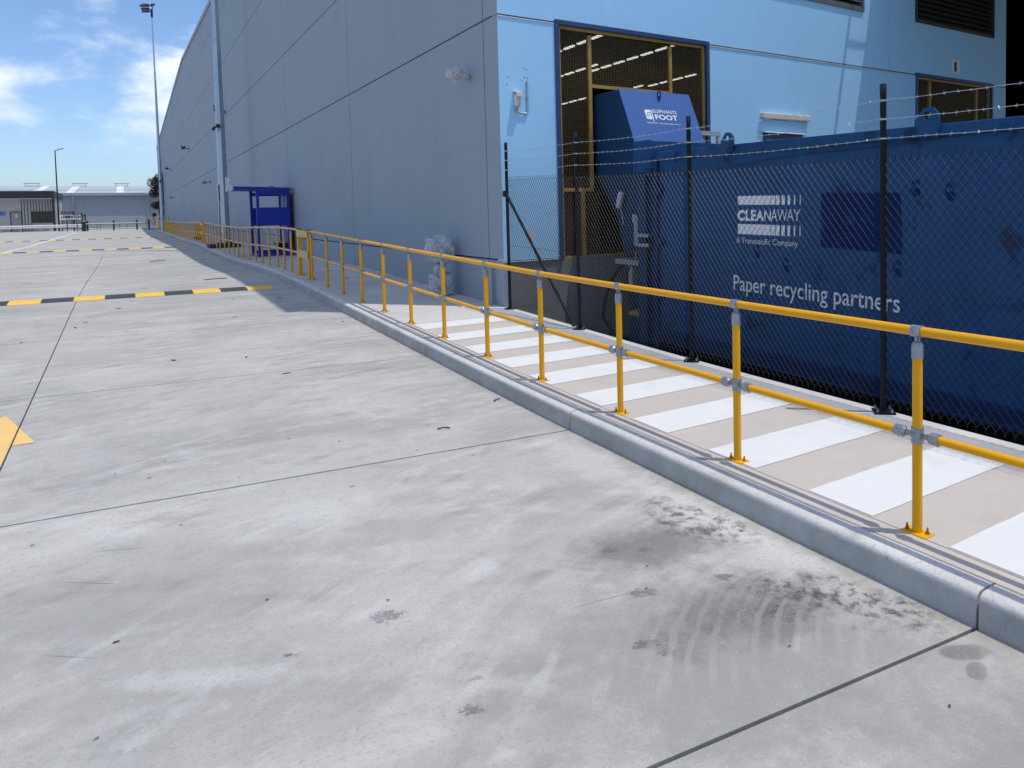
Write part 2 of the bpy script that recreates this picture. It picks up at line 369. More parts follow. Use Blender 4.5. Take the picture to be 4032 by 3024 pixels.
M['boothglass'] = Mat('booth_glass_blue', (0.05, 0.11, 0.2), 0.15).m
M['skin'] = plain('skin', (0.36, 0.20, 0.13), 0.6, 0, 0.05, 10)
M['hair'] = plain('dark_hair', (0.015, 0.012, 0.01), 0.6, 0, 0.2, 30)
M['hivis'] = plain('hivis_shirt', (0.85, 0.47, 0.03), 0.7, 0, 0.08, 9)
M['trousers'] = plain('pale_work_trousers', (0.36, 0.43, 0.52), 0.8, 0, 0.1, 9)
M['bark'] = plain('eucalypt_bark', (0.22, 0.18, 0.14), 0.85, 0, 0.3, 3)
M['leaf1'] = plain('eucalypt_leaf', (0.075, 0.06, 0.032), 0.6, 0, 0.3, 1.2)
M['leaf2'] = plain('eucalypt_new_leaf', (0.14, 0.085, 0.045), 0.6, 0, 0.3, 1.2)
M['debris'] = plain('leaf_litter', (0.05, 0.035, 0.025), 0.8, 0, 0.3, 30)
k = Mat('wrap_plastic', (0.62, 0.66, 0.70), 0.25, 0, 0.5)
k.var(0.12, 9, 5).bump(16, 0.6, 0.03)
k.link(k.ramp(k.noise(11, 4, 0.6, 1.2), 0.34, 0.60, 0.40, 0.90), k.b.inputs['Alpha'])
k.b.inputs['Transmission Weight'].default_value = 0.15
M['wrap'] = k.m
em = bpy.data.materials.new('strip_lamp_glow'); em.use_nodes = True
em.node_tree.nodes['Principled BSDF'].inputs['Emission Color'].default_value = (1, 0.98, 0.94, 1)
em.node_tree.nodes['Principled BSDF'].inputs['Emission Strength'].default_value = 0.8
em.cycles.emission_sampling = 'NONE'
M['lamp'] = em

# ------------------------------------------------------------------ helpers: mesh building


class MB:
    def __init__(s): s.v = []; s.f = []; s.mi = []

    def add(s, vs, fs, mi=0):
        o = len(s.v); s.v += [tuple(p) for p in vs]
        s.f += [tuple(i + o for i in q) for q in fs]; s.mi += [mi] * len(fs)
        return s

    def box(s, x0, x1, y0, y1, z0, z1, mi=0):
        vs = [(x, y, z) for z in (z0, z1) for y in (y0, y1) for x in (x0, x1)]
        return s.add(vs, [(0, 2, 3, 1), (4, 5, 7, 6), (0, 1, 5, 4), (2, 6, 7, 3), (0, 4, 6, 2), (1, 3, 7, 5)], mi)

    def obox(s, c, ax, ay, az, mi=0):
        c = Vector(c); vs = [c + a * Vector(ax) + b * Vector(ay) + d * Vector(az) for d in (-1, 1) for b in (-1, 1) for a in (-1, 1)]
        return s.add(vs, [(0, 2, 3, 1), (4, 5, 7, 6), (0, 1, 5, 4), (2, 6, 7, 3), (0, 4, 6, 2), (1, 3, 7, 5)], mi)

    def tube(s, p, q, r, n=10, r2=None, caps=True, mi=0):
        p = Vector(p); q = Vector(q); d = (q - p).normalized()
        a = d.orthogonal().normalized(); b = d.cross(a); r2 = r if r2 is None else r2
        vs = []
        for c, rr in ((p, r), (q, r2)):
            for i in range(n):
                t = 2 * math.pi * i / n
                vs.append(c + a * (rr * math.cos(t)) + b * (rr * math.sin(t)))
        fs = [(i, (i + 1) % n, n + (i + 1) % n, n + i) for i in range(n)]
        if caps: fs += [tuple(range(n))[::-1], tuple(range(n, 2 * n))]
        return s.add(vs, fs, mi)

    def path(s, pts, r, n=8, caps=True, mi=0):
        pts = [Vector(p) for p in pts]; N = len(pts); vs = []; ref = None
        for i, p in enumerate(pts):
            d = (pts[min(i + 1, N - 1)] - pts[max(i - 1, 0)]).normalized()
            if ref is None: ref = d.orthogonal().normalized()
            a = (ref - d * ref.dot(d)).normalized(); ref = a; b = d.cross(a)
            rr = r[i] if isinstance(r, (list, tuple)) else r
            for j in range(n):
                t = 2 * math.pi * j / n
                vs.append(p + a * (rr * math.cos(t)) + b * (rr * math.sin(t)))
        fs = []
        for i in range(N - 1):
            for j in range(n):
                fs.append((i * n + j, i * n + (j + 1) % n, (i + 1) * n + (j + 1) % n, (i + 1) * n + j))
        if caps: fs += [tuple(range(n))[::-1], tuple(range((N - 1) * n, N * n))]
        return s.add(vs, fs, mi)

    def lathe(s, prof, c=(0, 0, 0), n=16, mi=0):
        vs = []
        for r, z in prof:
            for j in range(n):
                t = 2 * math.pi * j / n; vs.append((c[0] + r * math.cos(t), c[1] + r * math.sin(t), c[2] + z))
        fs = []
        for i in range(len(prof) - 1):
            for j in range(n): fs.append((i * n + j, i * n + (j + 1) % n, (i + 1) * n + (j + 1) % n, (i + 1) * n + j))
        fs += [tuple(range(n))[::-1], tuple(range((len(prof) - 1) * n, len(prof) * n))]
        return s.add(vs, fs, mi)

    def prism(s, pts, axis, a, b, mi=0):
        """polygon in the plane across axis, drawn out from a to b"""
        def P(u, w, t): return {'x': (t, u, w), 'y': (u, t, w), 'z': (u, w, t)}[axis]
        n = len(pts); vs = [P(u, w, a) for u, w in pts] + [P(u, w, b) for u, w in pts]
        return s.add(vs, [tuple(range(n))[::-1], tuple(range(n, 2 * n))] + [(i, (i + 1) % n, n + (i + 1) % n, n + i) for i in range(n)], mi)

    def ball(s, c, rx, ry, rz, nu=12, nv=8, jit=0.0, seed=1, mi=0):
        rnd = random.Random(seed); vs = []
        for i in range(nv + 1):
            th = math.pi * i / nv
            for j in range(nu):
                ph = 2 * math.pi * j / nu; q = 1 + rnd.uniform(-jit, jit)
                vs.append((c[0] + rx * q * math.sin(th) * math.cos(ph), c[1] + ry * q * math.sin(th) * math.sin(ph), c[2] + rz * q * math.cos(th)))
        fs = []
        for i in range(nv):
            for j in range(nu): fs.append((i * nu + j, (i + 1) * nu + j, (i + 1) * nu + (j + 1) % nu, i * nu + (j + 1) % nu))
        return s.add(vs, fs, mi)

    def mesh(s, name, mats, smooth=None, bevel=0.0):
        me = bpy.data.meshes.new(name); me.from_pydata(s.v, [], s.f)
        for mm in (mats if isinstance(mats, (list, tuple)) else [mats]): me.materials.append(mm)
        if any(s.mi): me.polygons.foreach_set('material_index', s.mi)
        bm = bmesh.new(); bm.from_mesh(me)
        bmesh.ops.remove_doubles(bm, verts=bm.verts, dist=1e-6)
        bmesh.ops.recalc_face_normals(bm, faces=bm.faces)
        if bevel:
            es = [e for e in bm.edges if len(e.link_faces) == 2 and e.calc_face_angle() > 0.5]
            bmesh.ops.bevel(bm, geom=es, offset=bevel, segments=2, affect='EDGES', profile=0.5)
        bm.to_mesh(me); bm.free()
        if smooth:
            me.polygons.foreach_set('use_smooth', [True] * len(me.polygons))
            me.set_sharp_from_angle(angle=R(smooth))
        me.update()
        return me

    def build(s, name, mats, parent=None, smooth=None, bevel=0.0, local=False):
        """vertices are in world space unless local; parents are only moved, never turned, when local is False"""
        if parent is not None and not local:
            off = wloc(parent); s.v = [(x - off.x, y - off.y, z - off.z) for x, y, z in s.v]
        return put(name, s.mesh(name, mats, smooth, bevel), parent)


def wloc(o):
    v = Vector(o.location)
    while o.parent: o = o.parent; v = v + Vector(o.location)
    return v


def put(name, me, parent=None, loc=(0, 0, 0)):
    o = bpy.data.objects.new(name, me); col.objects.link(o); o.parent = parent; o.location = loc
    return o


def tag(o, label, cat, group=None):
    o['label'] = label; o['category'] = cat
    if group: o['group'] = group
    return o


def thing(name, label, cat, loc=(0, 0, 0), group=None):
    o = bpy.data.objects.new(name, None); o.empty_display_size = 0.2; col.objects.link(o); o.location = loc
    return tag(o, label, cat, group)


def struct(o): o['kind'] = 'structure'; return o
def stuff(o): o['kind'] = 'stuff'; return o


def copy_tree(o, parent=None):
    c = o.copy(); col.objects.link(c); c.parent = parent
    for ch in list(o.children): copy_tree(ch, c)
    return c


_txt = {}


def text_verts(s, bold=0.0):
    key = (s, bold)
    if key in _txt: return _txt[key]
    cu = bpy.data.curves.new('t', 'FONT'); cu.body = s; cu.offset = bold; cu.resolution_u = 4
    ob = bpy.data.objects.new('t', cu); col.objects.link(ob)
    bpy.context.view_layer.update()
    me = bpy.data.meshes.new_from_object(ob.evaluated_get(bpy.context.evaluated_depsgraph_get()))
    vs = [tuple(v.co) for v in me.vertices]; fs = [tuple(p.vertices) for p in me.polygons]
    bpy.data.objects.remove(ob); bpy.data.curves.remove(cu); bpy.data.meshes.remove(me)
    xs = [v[0] for v in vs]; ys = [v[1] for v in vs]
    _txt[key] = (vs, fs, min(xs), max(xs), min(ys), max(ys))
    return _txt[key]


def lettering(s, org, ux, uy, w, h, mat, parent, bold=0.0, name='lettering', nrm=(0, 0, 0), local=False):
    """text fitted to w by h from its lower-left corner org along unit vectors ux, uy"""
    vs, fs, x0, x1, y0, y1 = text_verts(s, bold)
    org = Vector(org); ux = Vector(ux); uy = Vector(uy); n = Vector(nrm)
    mb = MB()
    mb.add([org + ux * ((v[0] - x0) / (x1 - x0) * w) + uy * ((v[1] - y0) / (y1 - y0) * h) + n for v in vs], fs)
    if parent is not None and not local:
        off = wloc(parent); mb.v = [(a - off.x, b - off.y, c - off.z) for a, b, c in mb.v]
    me = bpy.data.meshes.new(name); me.from_pydata(mb.v, [], mb.f); me.materials.append(mat); me.update()
    return put(name, me, parent)


# ------------------------------------------------------------------ ground shape along the wall
GY = [-40, 2, 4.6, 6, 7.1, 8.3, 9.6, 10.8, 12, 13.2, 15.8, 18, 20, 22, 25, 27, 30, 33, 37, 41, 46, 51, 63, 80, 100, 140, 200]
GZ = [-1.64, -1.625, -1.605, -1.59, -1.56, -1.53, -1.50, -1.47, -1.44, -1.41, -1.345, -1.31, -1.305, -1.325, -1.37, -1.385, -1.38, -1.36, -1.31, -1.28, -1.30, -1.345, -1.33, -1.33, -1.36, -1.40, -1.42]
_fy = np.arange(-40, 200, 0.25)
_fz = np.interp(_fy, GY, GZ)
_kz = np.convolve(np.pad(_fz, 4, mode='edge'), np.ones(9) / 9, mode='valid')


def g(y): return float(np.interp(y, _fy, _kz)) + EYE        # top of the footpath
def dz(y): return g(y) - 0.15                               # top of the driveway
def H(z): return z + EYE


KERB_X = 2.865
SKEW = -0.12
RAIL_X = 3.16
WALL_X = 4.81
BLUE_Y = 10.1
joints = [1.585 + 3.3 * i for i in range(-2, 32)]            # kerb joints

# ------------------------------------------------------------------ ground, driveway slabs
ysamp = sorted(set([-300, -60, -25] + [round(-5.1 + 0.9 * i, 2) for i in range(0, 118)] + [110, 125, 140, 170, 200, 300, 600, 1500, 3000]))
SLAB_X = [KERB_X, -0.795, -4.455, -8.115, -11.775]
ROWS = [j for j in joints if j < 36.5]
y_lo, y_hi = ROWS[0], ROWS[-1]


def sheet(name, x0, x1, ys, zf, mat, skew_lo=False, skew_hi=False, nx=1, parent=None):
    vs = []; fs = []
    for j, y in enumerate(ys):
        for i in range(nx + 1):
            x = x0 + (x1 - x0) * i / nx
            yy = y + (SKEW * (x - KERB_X) if ((j == 0 and skew_lo) or (j == len(ys) - 1 and skew_hi)) else 0)
            vs.append((x, yy, zf(yy)))
    for j in range(len(ys) - 1):
        for i in range(nx):
            a = j * (nx + 1) + i; fs.append((a, a + 1, a + nx + 2, a + nx + 1))
    return MB().add(vs, fs).build(name, mat, parent)


gm = MB()
for (x0, x1, ya, yb) in ((-3000, -11.775, -300, 3000), (-11.775, KERB_X + 0.01, y_hi, 3000), (-11.775, KERB_X + 0.01, -300, y_lo), (KERB_X + 0.01, 3000, 101.0, 3000), (2.0 + KERB_X, 3000, -300, -6.0)):
    ys = [ya] + [y for y in ysamp if ya < y < yb] + [yb]
    if (ya, yb) == (y_hi, 3000): ys = [y_hi + 1.95] + [y for y in ys if y > y_hi + 2.0]
    if (ya, yb) == (-300, y_lo): ys = [y for y in ys if y < y_lo - 0.05] + [y_lo]
    n = len(ys); vs = []
    for j, y in enumerate(ys):
        for x in (x0, x1):
            yy = y
            if x1 < 3 and x0 > -12:
                if ya == y_hi and j == 0: yy = y_hi + SKEW * (x - KERB_X)
                if yb == y_lo and j == n - 1: yy = y_lo + SKEW * (x - KERB_X)
            vs.append((x, yy, dz(yy)))
    gm.add(vs, [(2 * j, 2 * j + 1, 2 * j + 3, 2 * j + 2) for j in range(n - 1)])
struct(gm.build('ground', M['drive']))

drive = sheet('driveway', -11.8, KERB_X + 0.06, [y for y in [y_lo - 0.5] + [y for y in ysamp if y_lo - 0.5 < y < y_hi + 2.4] + [y_hi + 2.4]], lambda y: dz(y) - 0.02, M['sealant'])
struct(drive)
GAP = 0.006
for r in range(len(ROWS) - 1):
    for c in range(len(SLAB_X) - 1):
        xa, xb = SLAB_X[c + 1] + GAP, SLAB_X[c] - (GAP if c else 0.002)
        nx, ny = 3, 6; mb = MB(); vs = []
        ga = GAP + (0.003 if r < 4 else 0)
        for lev in (0, -0.03):
            for j in range(ny + 1):
                for i in range(nx + 1):
                    x = xa + (xb - xa) * i / nx
                    y = ROWS[r] + ga + (ROWS[r + 1] - ROWS[r] - 2 * ga) * j / ny + SKEW * (x - KERB_X)
                    vs.append((x, y, dz(y) + lev))
        W = nx + 1; T = W * (ny + 1); fs = []
        for j in range(ny):
            for i in range(nx):
                a = j * W + i; fs.append((a, a + 1, a + W + 1, a + W))
        for i in range(nx):
            fs.append((i, i + T, i + 1 + T, i + 1)); a = ny * W + i; fs.append((a, a + 1, a + 1 + T, a + T))
        for j in range(ny):
            a = j * W; fs.append((a, a + W, a + W + T, a + T)); a = j * W + nx; fs.append((a, a + T, a + W + T, a + W))
        mb.add(vs, fs).build('slab', M['drive'], drive)

# kerb ------------------------------------------------------------------------
kerb = sheet('kerb', KERB_X + 0.02, 2.985, [joints[0], 20, 40, 60, 80, 101], lambda y: dz(y) - 0.05, M['sealant'])
struct(kerb)
KP = [(2.860, -0.19), (2.8665, -0.046), (2.869, -0.030), (2.875, -0.017), (2.884, -0.0085), (2.896, -0.003), (2.915, -0.001), (2.960, 0.0), (2.988, -0.001), (2.991, -0.006), (2.991, -0.19)]
for i in range(len(joints) - 1):
    ya, yb = joints[i] + 0.006, joints[i + 1] - 0.006
    if yb > 101: break
    ny = 7; vs = []; n = len(KP); rnd = random.Random(i)
    for j in range(ny + 1):
        y = ya + (yb - ya) * j / ny
        wob = rnd.uniform(-0.0015, 0.0015)
        for (x, z) in KP: vs.append((x + wob, y, g(y) + z + wob))
    fs = [(j * n + q, j * n + q + 1, (j + 1) * n + q + 1, (j + 1) * n + q) for j in range(ny) for q in range(n - 1)]
    fs += [tuple(range(n)), tuple(range(ny * n, ny * n + n))[::-1]]
    MB().add(vs, fs).build('kerb_stone', M['kerb'], kerb, smooth=50)
# rounded nose at the far end of the kerb
nose = MB()
for a in range(8):
    t0, t1 = math.pi * (0.5 + a / 8.0), math.pi * (0.5 + (a + 1) / 8.0)
nose.lathe([(0.14, -0.19), (0.13, -0.05), (0.10, -0.008), (0.05, 0.0), (0.001, 0.0)], (3.0, 100.6, g(100.6)), 14)
nose.build('kerb_nose', M['kerb'], kerb, smooth=50)

# footpath --------------------------------------------------------------------
foot = sheet('footpath', 2.985, WALL_X + 0.02, [joints[0], 5, 10, 15, 20, 25, 30, 40, 60, 80, 101], lambda y: g(y) - 0.04, M['sealant'])
struct(foot)
for i in range(len(joints) - 1):
    ya, yb = joints[i] + 0.003, joints[i + 1] - 0.003
    if yb > 101: break
    for (xa, xb) in ((2.995, 3.1225), (3.1255, 4.83)):
        segs = [(ya, yb)]
        if xb > 4 and ya < BLUE_Y < yb: segs = [(ya, BLUE_Y), (BLUE_Y, yb)]
        for (a, b) in segs:
            xe = (4.805 if a >= BLUE_Y - 0.01 else 4.86) if xb > 4 else xb
            ny = 6; vs = []
            for lev in (0, -0.9 if (xb > 4 and a < BLUE_Y - 0.01) else -0.1):
                for j in range(ny + 1):
                    y = a + (b - a) * j / ny
                    for x in (xa, xe): vs.append((x, y, g(y) + lev))
            T = 2 * (ny + 1); fs = []
            for j in range(ny):
                q = 2 * j; fs += [(q, q + 1, q + 3, q + 2), (q, q + 2, q + 2 + T, q + T), (q + 1, q + 1 + T, q + 3 + T, q + 3)]
            fs += [(0, T, 1 + T, 1), (2 * ny, 2 * ny + 1, 2 * ny + 1 + T, 2 * ny + T)]
            MB().add(vs, fs).build('path_slab', M['path'], foot)

# paint on the footpath
paint = struct(sheet('walkway_paint', 3.128, 4.505, [joints[0] + 0.2] + [0.2 * i for i in range(-20, 48)] + [9.46], lambda y: g(y) + 0.003, M['beige']))
sheet('beige_edge_strip', 2.999, 3.120, [joints[0] + 0.2] + [0.2 * i for i in range(-20, 48)] + [9.46], lambda y: g(y) + 0.003, M['beige'], parent=paint)
for yt in (9.41, 8.54, 7.71, 6.91, 6.11, 5.265, 4.412, 3.556, 2.714, 1.872, 1.02, 0.17, -0.68):
    rnd = random.Random(int(yt * 100)); nseg = 14; vs = []; ylo, yhi = yt - 0.425, yt
    for q in range(nseg + 1):
        x = 3.14 + (4.5 - 3.14) * q / nseg
        for y in (ylo + rnd.uniform(-.003, .003), (ylo + yhi) / 2, yhi + rnd.uniform(-.003, .003)): vs.append((x, y - 0.012 * (x - 3.14), g(y) + 0.006))
    fs = []
    for q in range(nseg):
        for w in range(2): a = q * 3 + w; fs.append((a, a + 3, a + 4, a + 1))
    MB().add(vs, fs).build('white_stripe', M['white'], paint)

# paint on the driveway ---------------------------------------------------------
def drape(name, poly, mat, label, cat, lift=0.004):
    bm = bmesh.new(); vs = [bm.verts.new((x, y, 0)) for x, y in poly]; bm.faces.new(vs)
    for _ in range(2):
        bmesh.ops.triangulate(bm, faces=bm.faces); bmesh.ops.subdivide_edges(bm, edges=bm.edges, cuts=1)
    for v in bm.verts: v.co.z = dz(v.co.y) + lift
    me = bpy.data.meshes.new(name); bm.to_mesh(me); bm.free(); me.materials.append(mat)
    o = put(name, me)
    if label: tag(o, label, cat)
    return o


ax = -0.935
LX = -0.795
struct(drape('direction_arrow', [(ax, 8.05), (ax - .285, 7.03), (ax - .095, 7.03), (ax - .095, 5.2), (LX - .0065, 5.2), (LX - .0065, 7.58)], M['arrow'], 'yellow painted arrow on the driveway pointing away', 'arrow'))
# the part of the arrow head right of the joint
rp = drape('arrow_head_edge', [(LX + .0065, 7.53), (ax + .285, 7.03), (LX + .0065, 7.03)], M['arrow'], None, None)
struct(rp)
wl = MB()
ys = [42.0 + i * 1.5 for i in range(40)]
vs = []
for y in ys:
    for x in (-4.66, -4.50): vs.append((x, y, dz(y) + 0.004))
wl.add(vs, [(2 * j, 2 * j + 1, 2 * j + 3, 2 * j + 2) for j in range(len(ys) - 1)])
struct(wl.build('lane_line', M['white']))


def speed_hump(yk, xs_end, n, label, skew=-0.09, wid=0.67):
    t = thing('speed_hump', label, 'speed hump', (xs_end, yk, dz(yk)), 'speed humps across the driveway')
    w = 0.472
    for i in range(n):
        x1 = xs_end - i * w; x0 = x1 - w + 0.004; vs = []
        prof = [(-.5, 0.003), (-.42, 0.016), (-.25, 0.028), (0, 0.033), (.25, 0.028), (.42, 0.016), (.5, 0.003)]
        for x in (x0, x1):
            for (u, h) in prof:
                y = yk + u * wid + skew * (x - 2.46); vs.append((x, y, dz(y) + h))
        P = len(prof)
        fs = [(q, q + 1, P + q + 1, P + q) for q in range(P - 1)] + [tuple(range(P))[::-1], tuple(range(P, 2 * P))]
        MB().add(vs, fs).build('hump_module', M['hump_y'] if i % 2 == 0 else M['hump_b'], t, smooth=60)


speed_hump(16.30, 2.46, 14, 'nearest yellow and black speed hump across the concrete driveway')
speed_hump(40.45, 2.46, 22, 'middle yellow and black speed hump, beyond the nearest one')
speed_hump(64.35, 2.46, 26, 'farthest yellow and black speed hump, near the end of the driveway')

# pit behind the fence, far floor under the building
pit = MB().box(4.86, 40, -6.0, BLUE_Y, H(-2.45), H(-2.22)); struct(pit.build('loading_pit_floor', Mat('pit_asphalt', (0.05, 0.05, 0.052), 0.85).var(0.3, 1.5, 6).m))

# ------------------------------------------------------------------ the warehouse
ware = thing('warehouse', 'large warehouse with grey concrete side wall and pale blue end wall', 'building', (WALL_X, BLUE_Y, H(-1.5)))
ROOF = lambda y: H(13.9) - 0.040 * abs(y - 74.0)
YC = [BLUE_Y + 0.004, 10.62] + [18.75 + 8.42 * i for i in range(15)]
YC = [y for y in YC if y < 136] + [138.0]
ZR = [H(-2.0), H(-0.765), H(2.985), H(5.54), H(8.37), H(11.15)]
gp = 0.013
for c in range(len(YC) - 1):
    ya, yb = YC[c] + (gp if c else 0), YC[c + 1] - gp
    for r in range(len(ZR)):
        za = ZR[r] + gp; mb = MB()
        if c == 0 and r == 0: za = ZR[0]
        if r < len(ZR) - 1:
            zb = ZR[r + 1] - gp
            mb.box(WALL_X, WALL_X + 0.09, ya, yb, za, zb)
        else:
            pts = [(ya, za), (yb, za), (yb, ROOF(yb) - 0.25)]
            if ya < 74 < yb: pts.append((74, ROOF(74) - 0.25))
            pts.append((ya, ROOF(ya) - 0.25))
            if min(p[1] for p in pts[2:]) < za + 0.05: continue
            mb.prism(pts, 'x', WALL_X, WALL_X + 0.09)
        mb.build('wall_panel', M['greywall'], ware)
mb = MB().prism([(BLUE_Y + .05, H(-2)), (138, H(-2)), (138, ROOF(138) - .3), (74, ROOF(74) - .3), (BLUE_Y + .05, ROOF(BLUE_Y) - .3)], 'x', WALL_X + 0.03, WALL_X + 0.2)
mb.build('panel_backing', M['backing'], ware)
mb = MB()
for (a, b) in ((BLUE_Y - 0.1, 74.0), (74.0, 138.0)):
    mb.prism([(a, ROOF(a) - 0.26), (b, ROOF(b) - 0.26), (b, ROOF(b)), (a, ROOF(a))], 'x', WALL_X - 0.07, WALL_X + 0.15)
mb.build('parapet_capping', plain('capping_metal', (0.30, 0.33, 0.36), 0.5, 0.4, 0.05), ware)
mb = MB()
for (a, b) in ((BLUE_Y, 74.0), (74.0, 138.0)):
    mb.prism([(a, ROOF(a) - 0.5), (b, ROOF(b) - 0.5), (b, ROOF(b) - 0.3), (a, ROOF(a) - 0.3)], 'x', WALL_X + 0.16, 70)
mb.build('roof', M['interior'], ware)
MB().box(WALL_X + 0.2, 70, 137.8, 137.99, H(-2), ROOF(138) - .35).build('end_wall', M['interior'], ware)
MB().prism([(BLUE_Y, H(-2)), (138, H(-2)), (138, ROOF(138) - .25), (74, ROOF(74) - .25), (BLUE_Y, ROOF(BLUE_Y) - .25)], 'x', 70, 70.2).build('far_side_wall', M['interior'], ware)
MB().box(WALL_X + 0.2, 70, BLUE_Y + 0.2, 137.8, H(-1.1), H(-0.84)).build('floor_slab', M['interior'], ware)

# blue end wall: panels with openings left free
JZ = 2.975
OPEN = dict(win=(5.80, 9.06, -0.815, 3.02), door=(10.45, 11.57, -0.9, 1.42), win2=(15.48, 18.84, -0.8, 3.02), dock=(19.5, 27.0, -0.9, 8.0), lou1=(9.9, 13.565, 4.165, 5.5), lou2=(15.46, 18.885, 4.19, 5.5))


def blue(x0, x1, z0, z1, pieces=None, name='wall_panel'):
    mb = MB()
    for (a, b, c, d) in (pieces or [(x0, x1, z0, z1)]): mb.box(a, b, BLUE_Y, BLUE_Y + 0.2, H(c), H(d))
    mb.build(name, M['bluewall'], ware)


q = 0.014
PL = -0.775
blue(0, 0, 0, 0, [(4.813, 5.80, PL, JZ - q)])
blue(0, 0, 0, 0, [(9.06, 10.45, PL, JZ - q), (10.45, 11.57, 1.42, JZ - q), (11.57, 15.48, PL, JZ - q)])
blue(0, 0, 0, 0, [(18.84, 19.5, PL, JZ - q)])
blue(0, 0, 0, 0, [(4.813, 5.80, JZ + q, 5.53), (5.80, 9.06, 3.02, 5.53), (9.06, 9.9, JZ + q, 5.53), (9.9, 13.565, JZ + q, 4.165), (9.9, 13.565, 5.5, 5.53), (13.565, 14.472, JZ + q, 5.53)])
blue(0, 0, 0, 0, [(14.488, 15.46, JZ + q, 5.53), (15.46, 18.885, 3.02, 4.19), (15.46, 18.885, 5.5, 5.53), (18.885, 19.5, JZ + q, 5.53)])
blue(0, 0, 0, 0, [(4.813, 19.5, 5.56, 10.9)])
blue(0, 0, 0, 0, [(19.5, 27.0, 8.0, 10.9)])
blue(0, 0, 0, 0, [(27.0, 70.0, PL, 10.9)])
MB().box(4.83, 5.80, BLUE_Y + .03, BLUE_Y + .15, H(JZ - .05), H(JZ + .05)).box(9.06, 15.48, BLUE_Y + .03, BLUE_Y + .15, H(JZ - .05), H(JZ + .05)).box(18.84, 19.5, BLUE_Y + .03, BLUE_Y + .15, H(JZ - .05), H(JZ + .05)).build('joint_backing', M['backing'], ware)
MB().box(14.45, 14.51, BLUE_Y + .03, BLUE_Y + .15, H(JZ + .05), H(5.53)).build('joint_backing', M['backing'], ware)
for (a, b) in ((4.813, 5.795), (9.065, 15.475), (18.845, 19.5)): MB().box(a, b, BLUE_Y - 0.012, BLUE_Y + 0.03, H(JZ - .028), H(JZ - .0125)).build('joint_flashing', M['flashing'], ware)
MB().box(4.83, 10.45, BLUE_Y + 0.015, BLUE_Y + 0.2, H(-2.3), H(-0.80)).box(11.57, 19.5, BLUE_Y + 0.015, BLUE_Y + 0.2, H(-2.3), H(-0.80)).box(10.45, 11.57, BLUE_Y + .015, BLUE_Y + .2, H(-2.3), H(-0.905)).box(19.5, 70, BLUE_Y + 0.015, BLUE_Y + 0.2, H(-2.3), H(-0.905)).build('plinth', M['plinth'], ware)
MB().box(4.813, 5.80, BLUE_Y - 0.01, BLUE_Y + 0.1, H(-0.80), H(-0.785)).box(9.06, 10.45, BLUE_Y - 0.01, BLUE_Y + 0.1, H(-0.80), H(-0.785)).build('plinth_flashing', M['flashing'], ware)


def screen_window(x0, x1, z0, z1, mulls, rails, holes, name='window'):
    """dark outer frame, ochre steel grid, woven wire"""
    z0, z1 = H(z0), H(z1)
    fr = MB(); w = 0.075; ya, yb = BLUE_Y - 0.03, BLUE_Y + 0.22
    fr.box(x0, x0 + w, ya, yb, z0, z1); fr.box(x1 - w, x1, ya, yb, z0, z1); fr.box(x0 + w, x1 - w, ya, yb, z1 - w, z1)
    win = fr.build(name, M['navy'], ware, bevel=0.004)
    ix0, ix1, iz1 = x0 + w, x1 - w, z1 - w
    o = 0.05; yc0, yc1 = BLUE_Y + 0.03, BLUE_Y + 0.09
    mb = MB(); mb.box(ix0, ix0 + o, yc0, yc1, z0, iz1); mb.box(ix1 - o, ix1, yc0, yc1, z0, iz1); mb.box(ix0 + o, ix1 - o, yc0, yc1, iz1 - o, iz1); mb.box(ix0 + o, ix1 - o, yc0, yc1, z0, z0 + o)
    mb.build('steel_frame', M['ochre'], win)
    for (x, a, b) in mulls: MB().box(x - .03, x + .03, yc0 - .004, yc1 + .004, H(a), H(b)).build('mullion', M['ochre'], win)
    for (a, b, z) in rails: MB().box(a, b, yc0 + .004, yc1 - .004, H(z) - .028, H(z) + .028).build('glazing_bar', M['ochre'], win)
    yw = BLUE_Y + 0.06; t = 0.0021; P = 0.032
    for (a, b, c, d) in holes:
        mb = MB(); c, d = H(c), H(d)
        x = a
        while x < b: mb.box(x - t, x + t, yw - t, yw + t, c, d); x += P
        z = c
        while z < d: mb.box(a, b, yw + t * 1.05, yw + t * 3, z - t, z + t); z += P
        stuff(mb.build('wire_screen', M['wire'], win))
    return win


screen_window(5.80, 9.06, -0.815, 3.02, [(6.48, 0.345, 2.85), (8.18, -0.76, 2.85), (6.30, -0.76, 0.29)], [(5.93, 6.51, 0.318), (6.51, 8.15, 2.03)],
              [(5.93, 6.45, 0.35, 2.89), (6.51, 8.15, 2.06, 2.89), (8.21, 8.93, -0.76, 2.89), (5.93, 6.27, -0.76, 0.29), (6.33, 6.62, -0.76, 0.29)])
screen_window(15.48, 18.84, -0.8, 3.02, [(16.12, -0.75, 2.88), (18.16, -0.75, 2.88)], [], [(15.62, 16.09, 0.9, 2.89), (16.15, 18.13, 0.9, 2.89), (18.19, 18.70, 0.9, 2.89)])


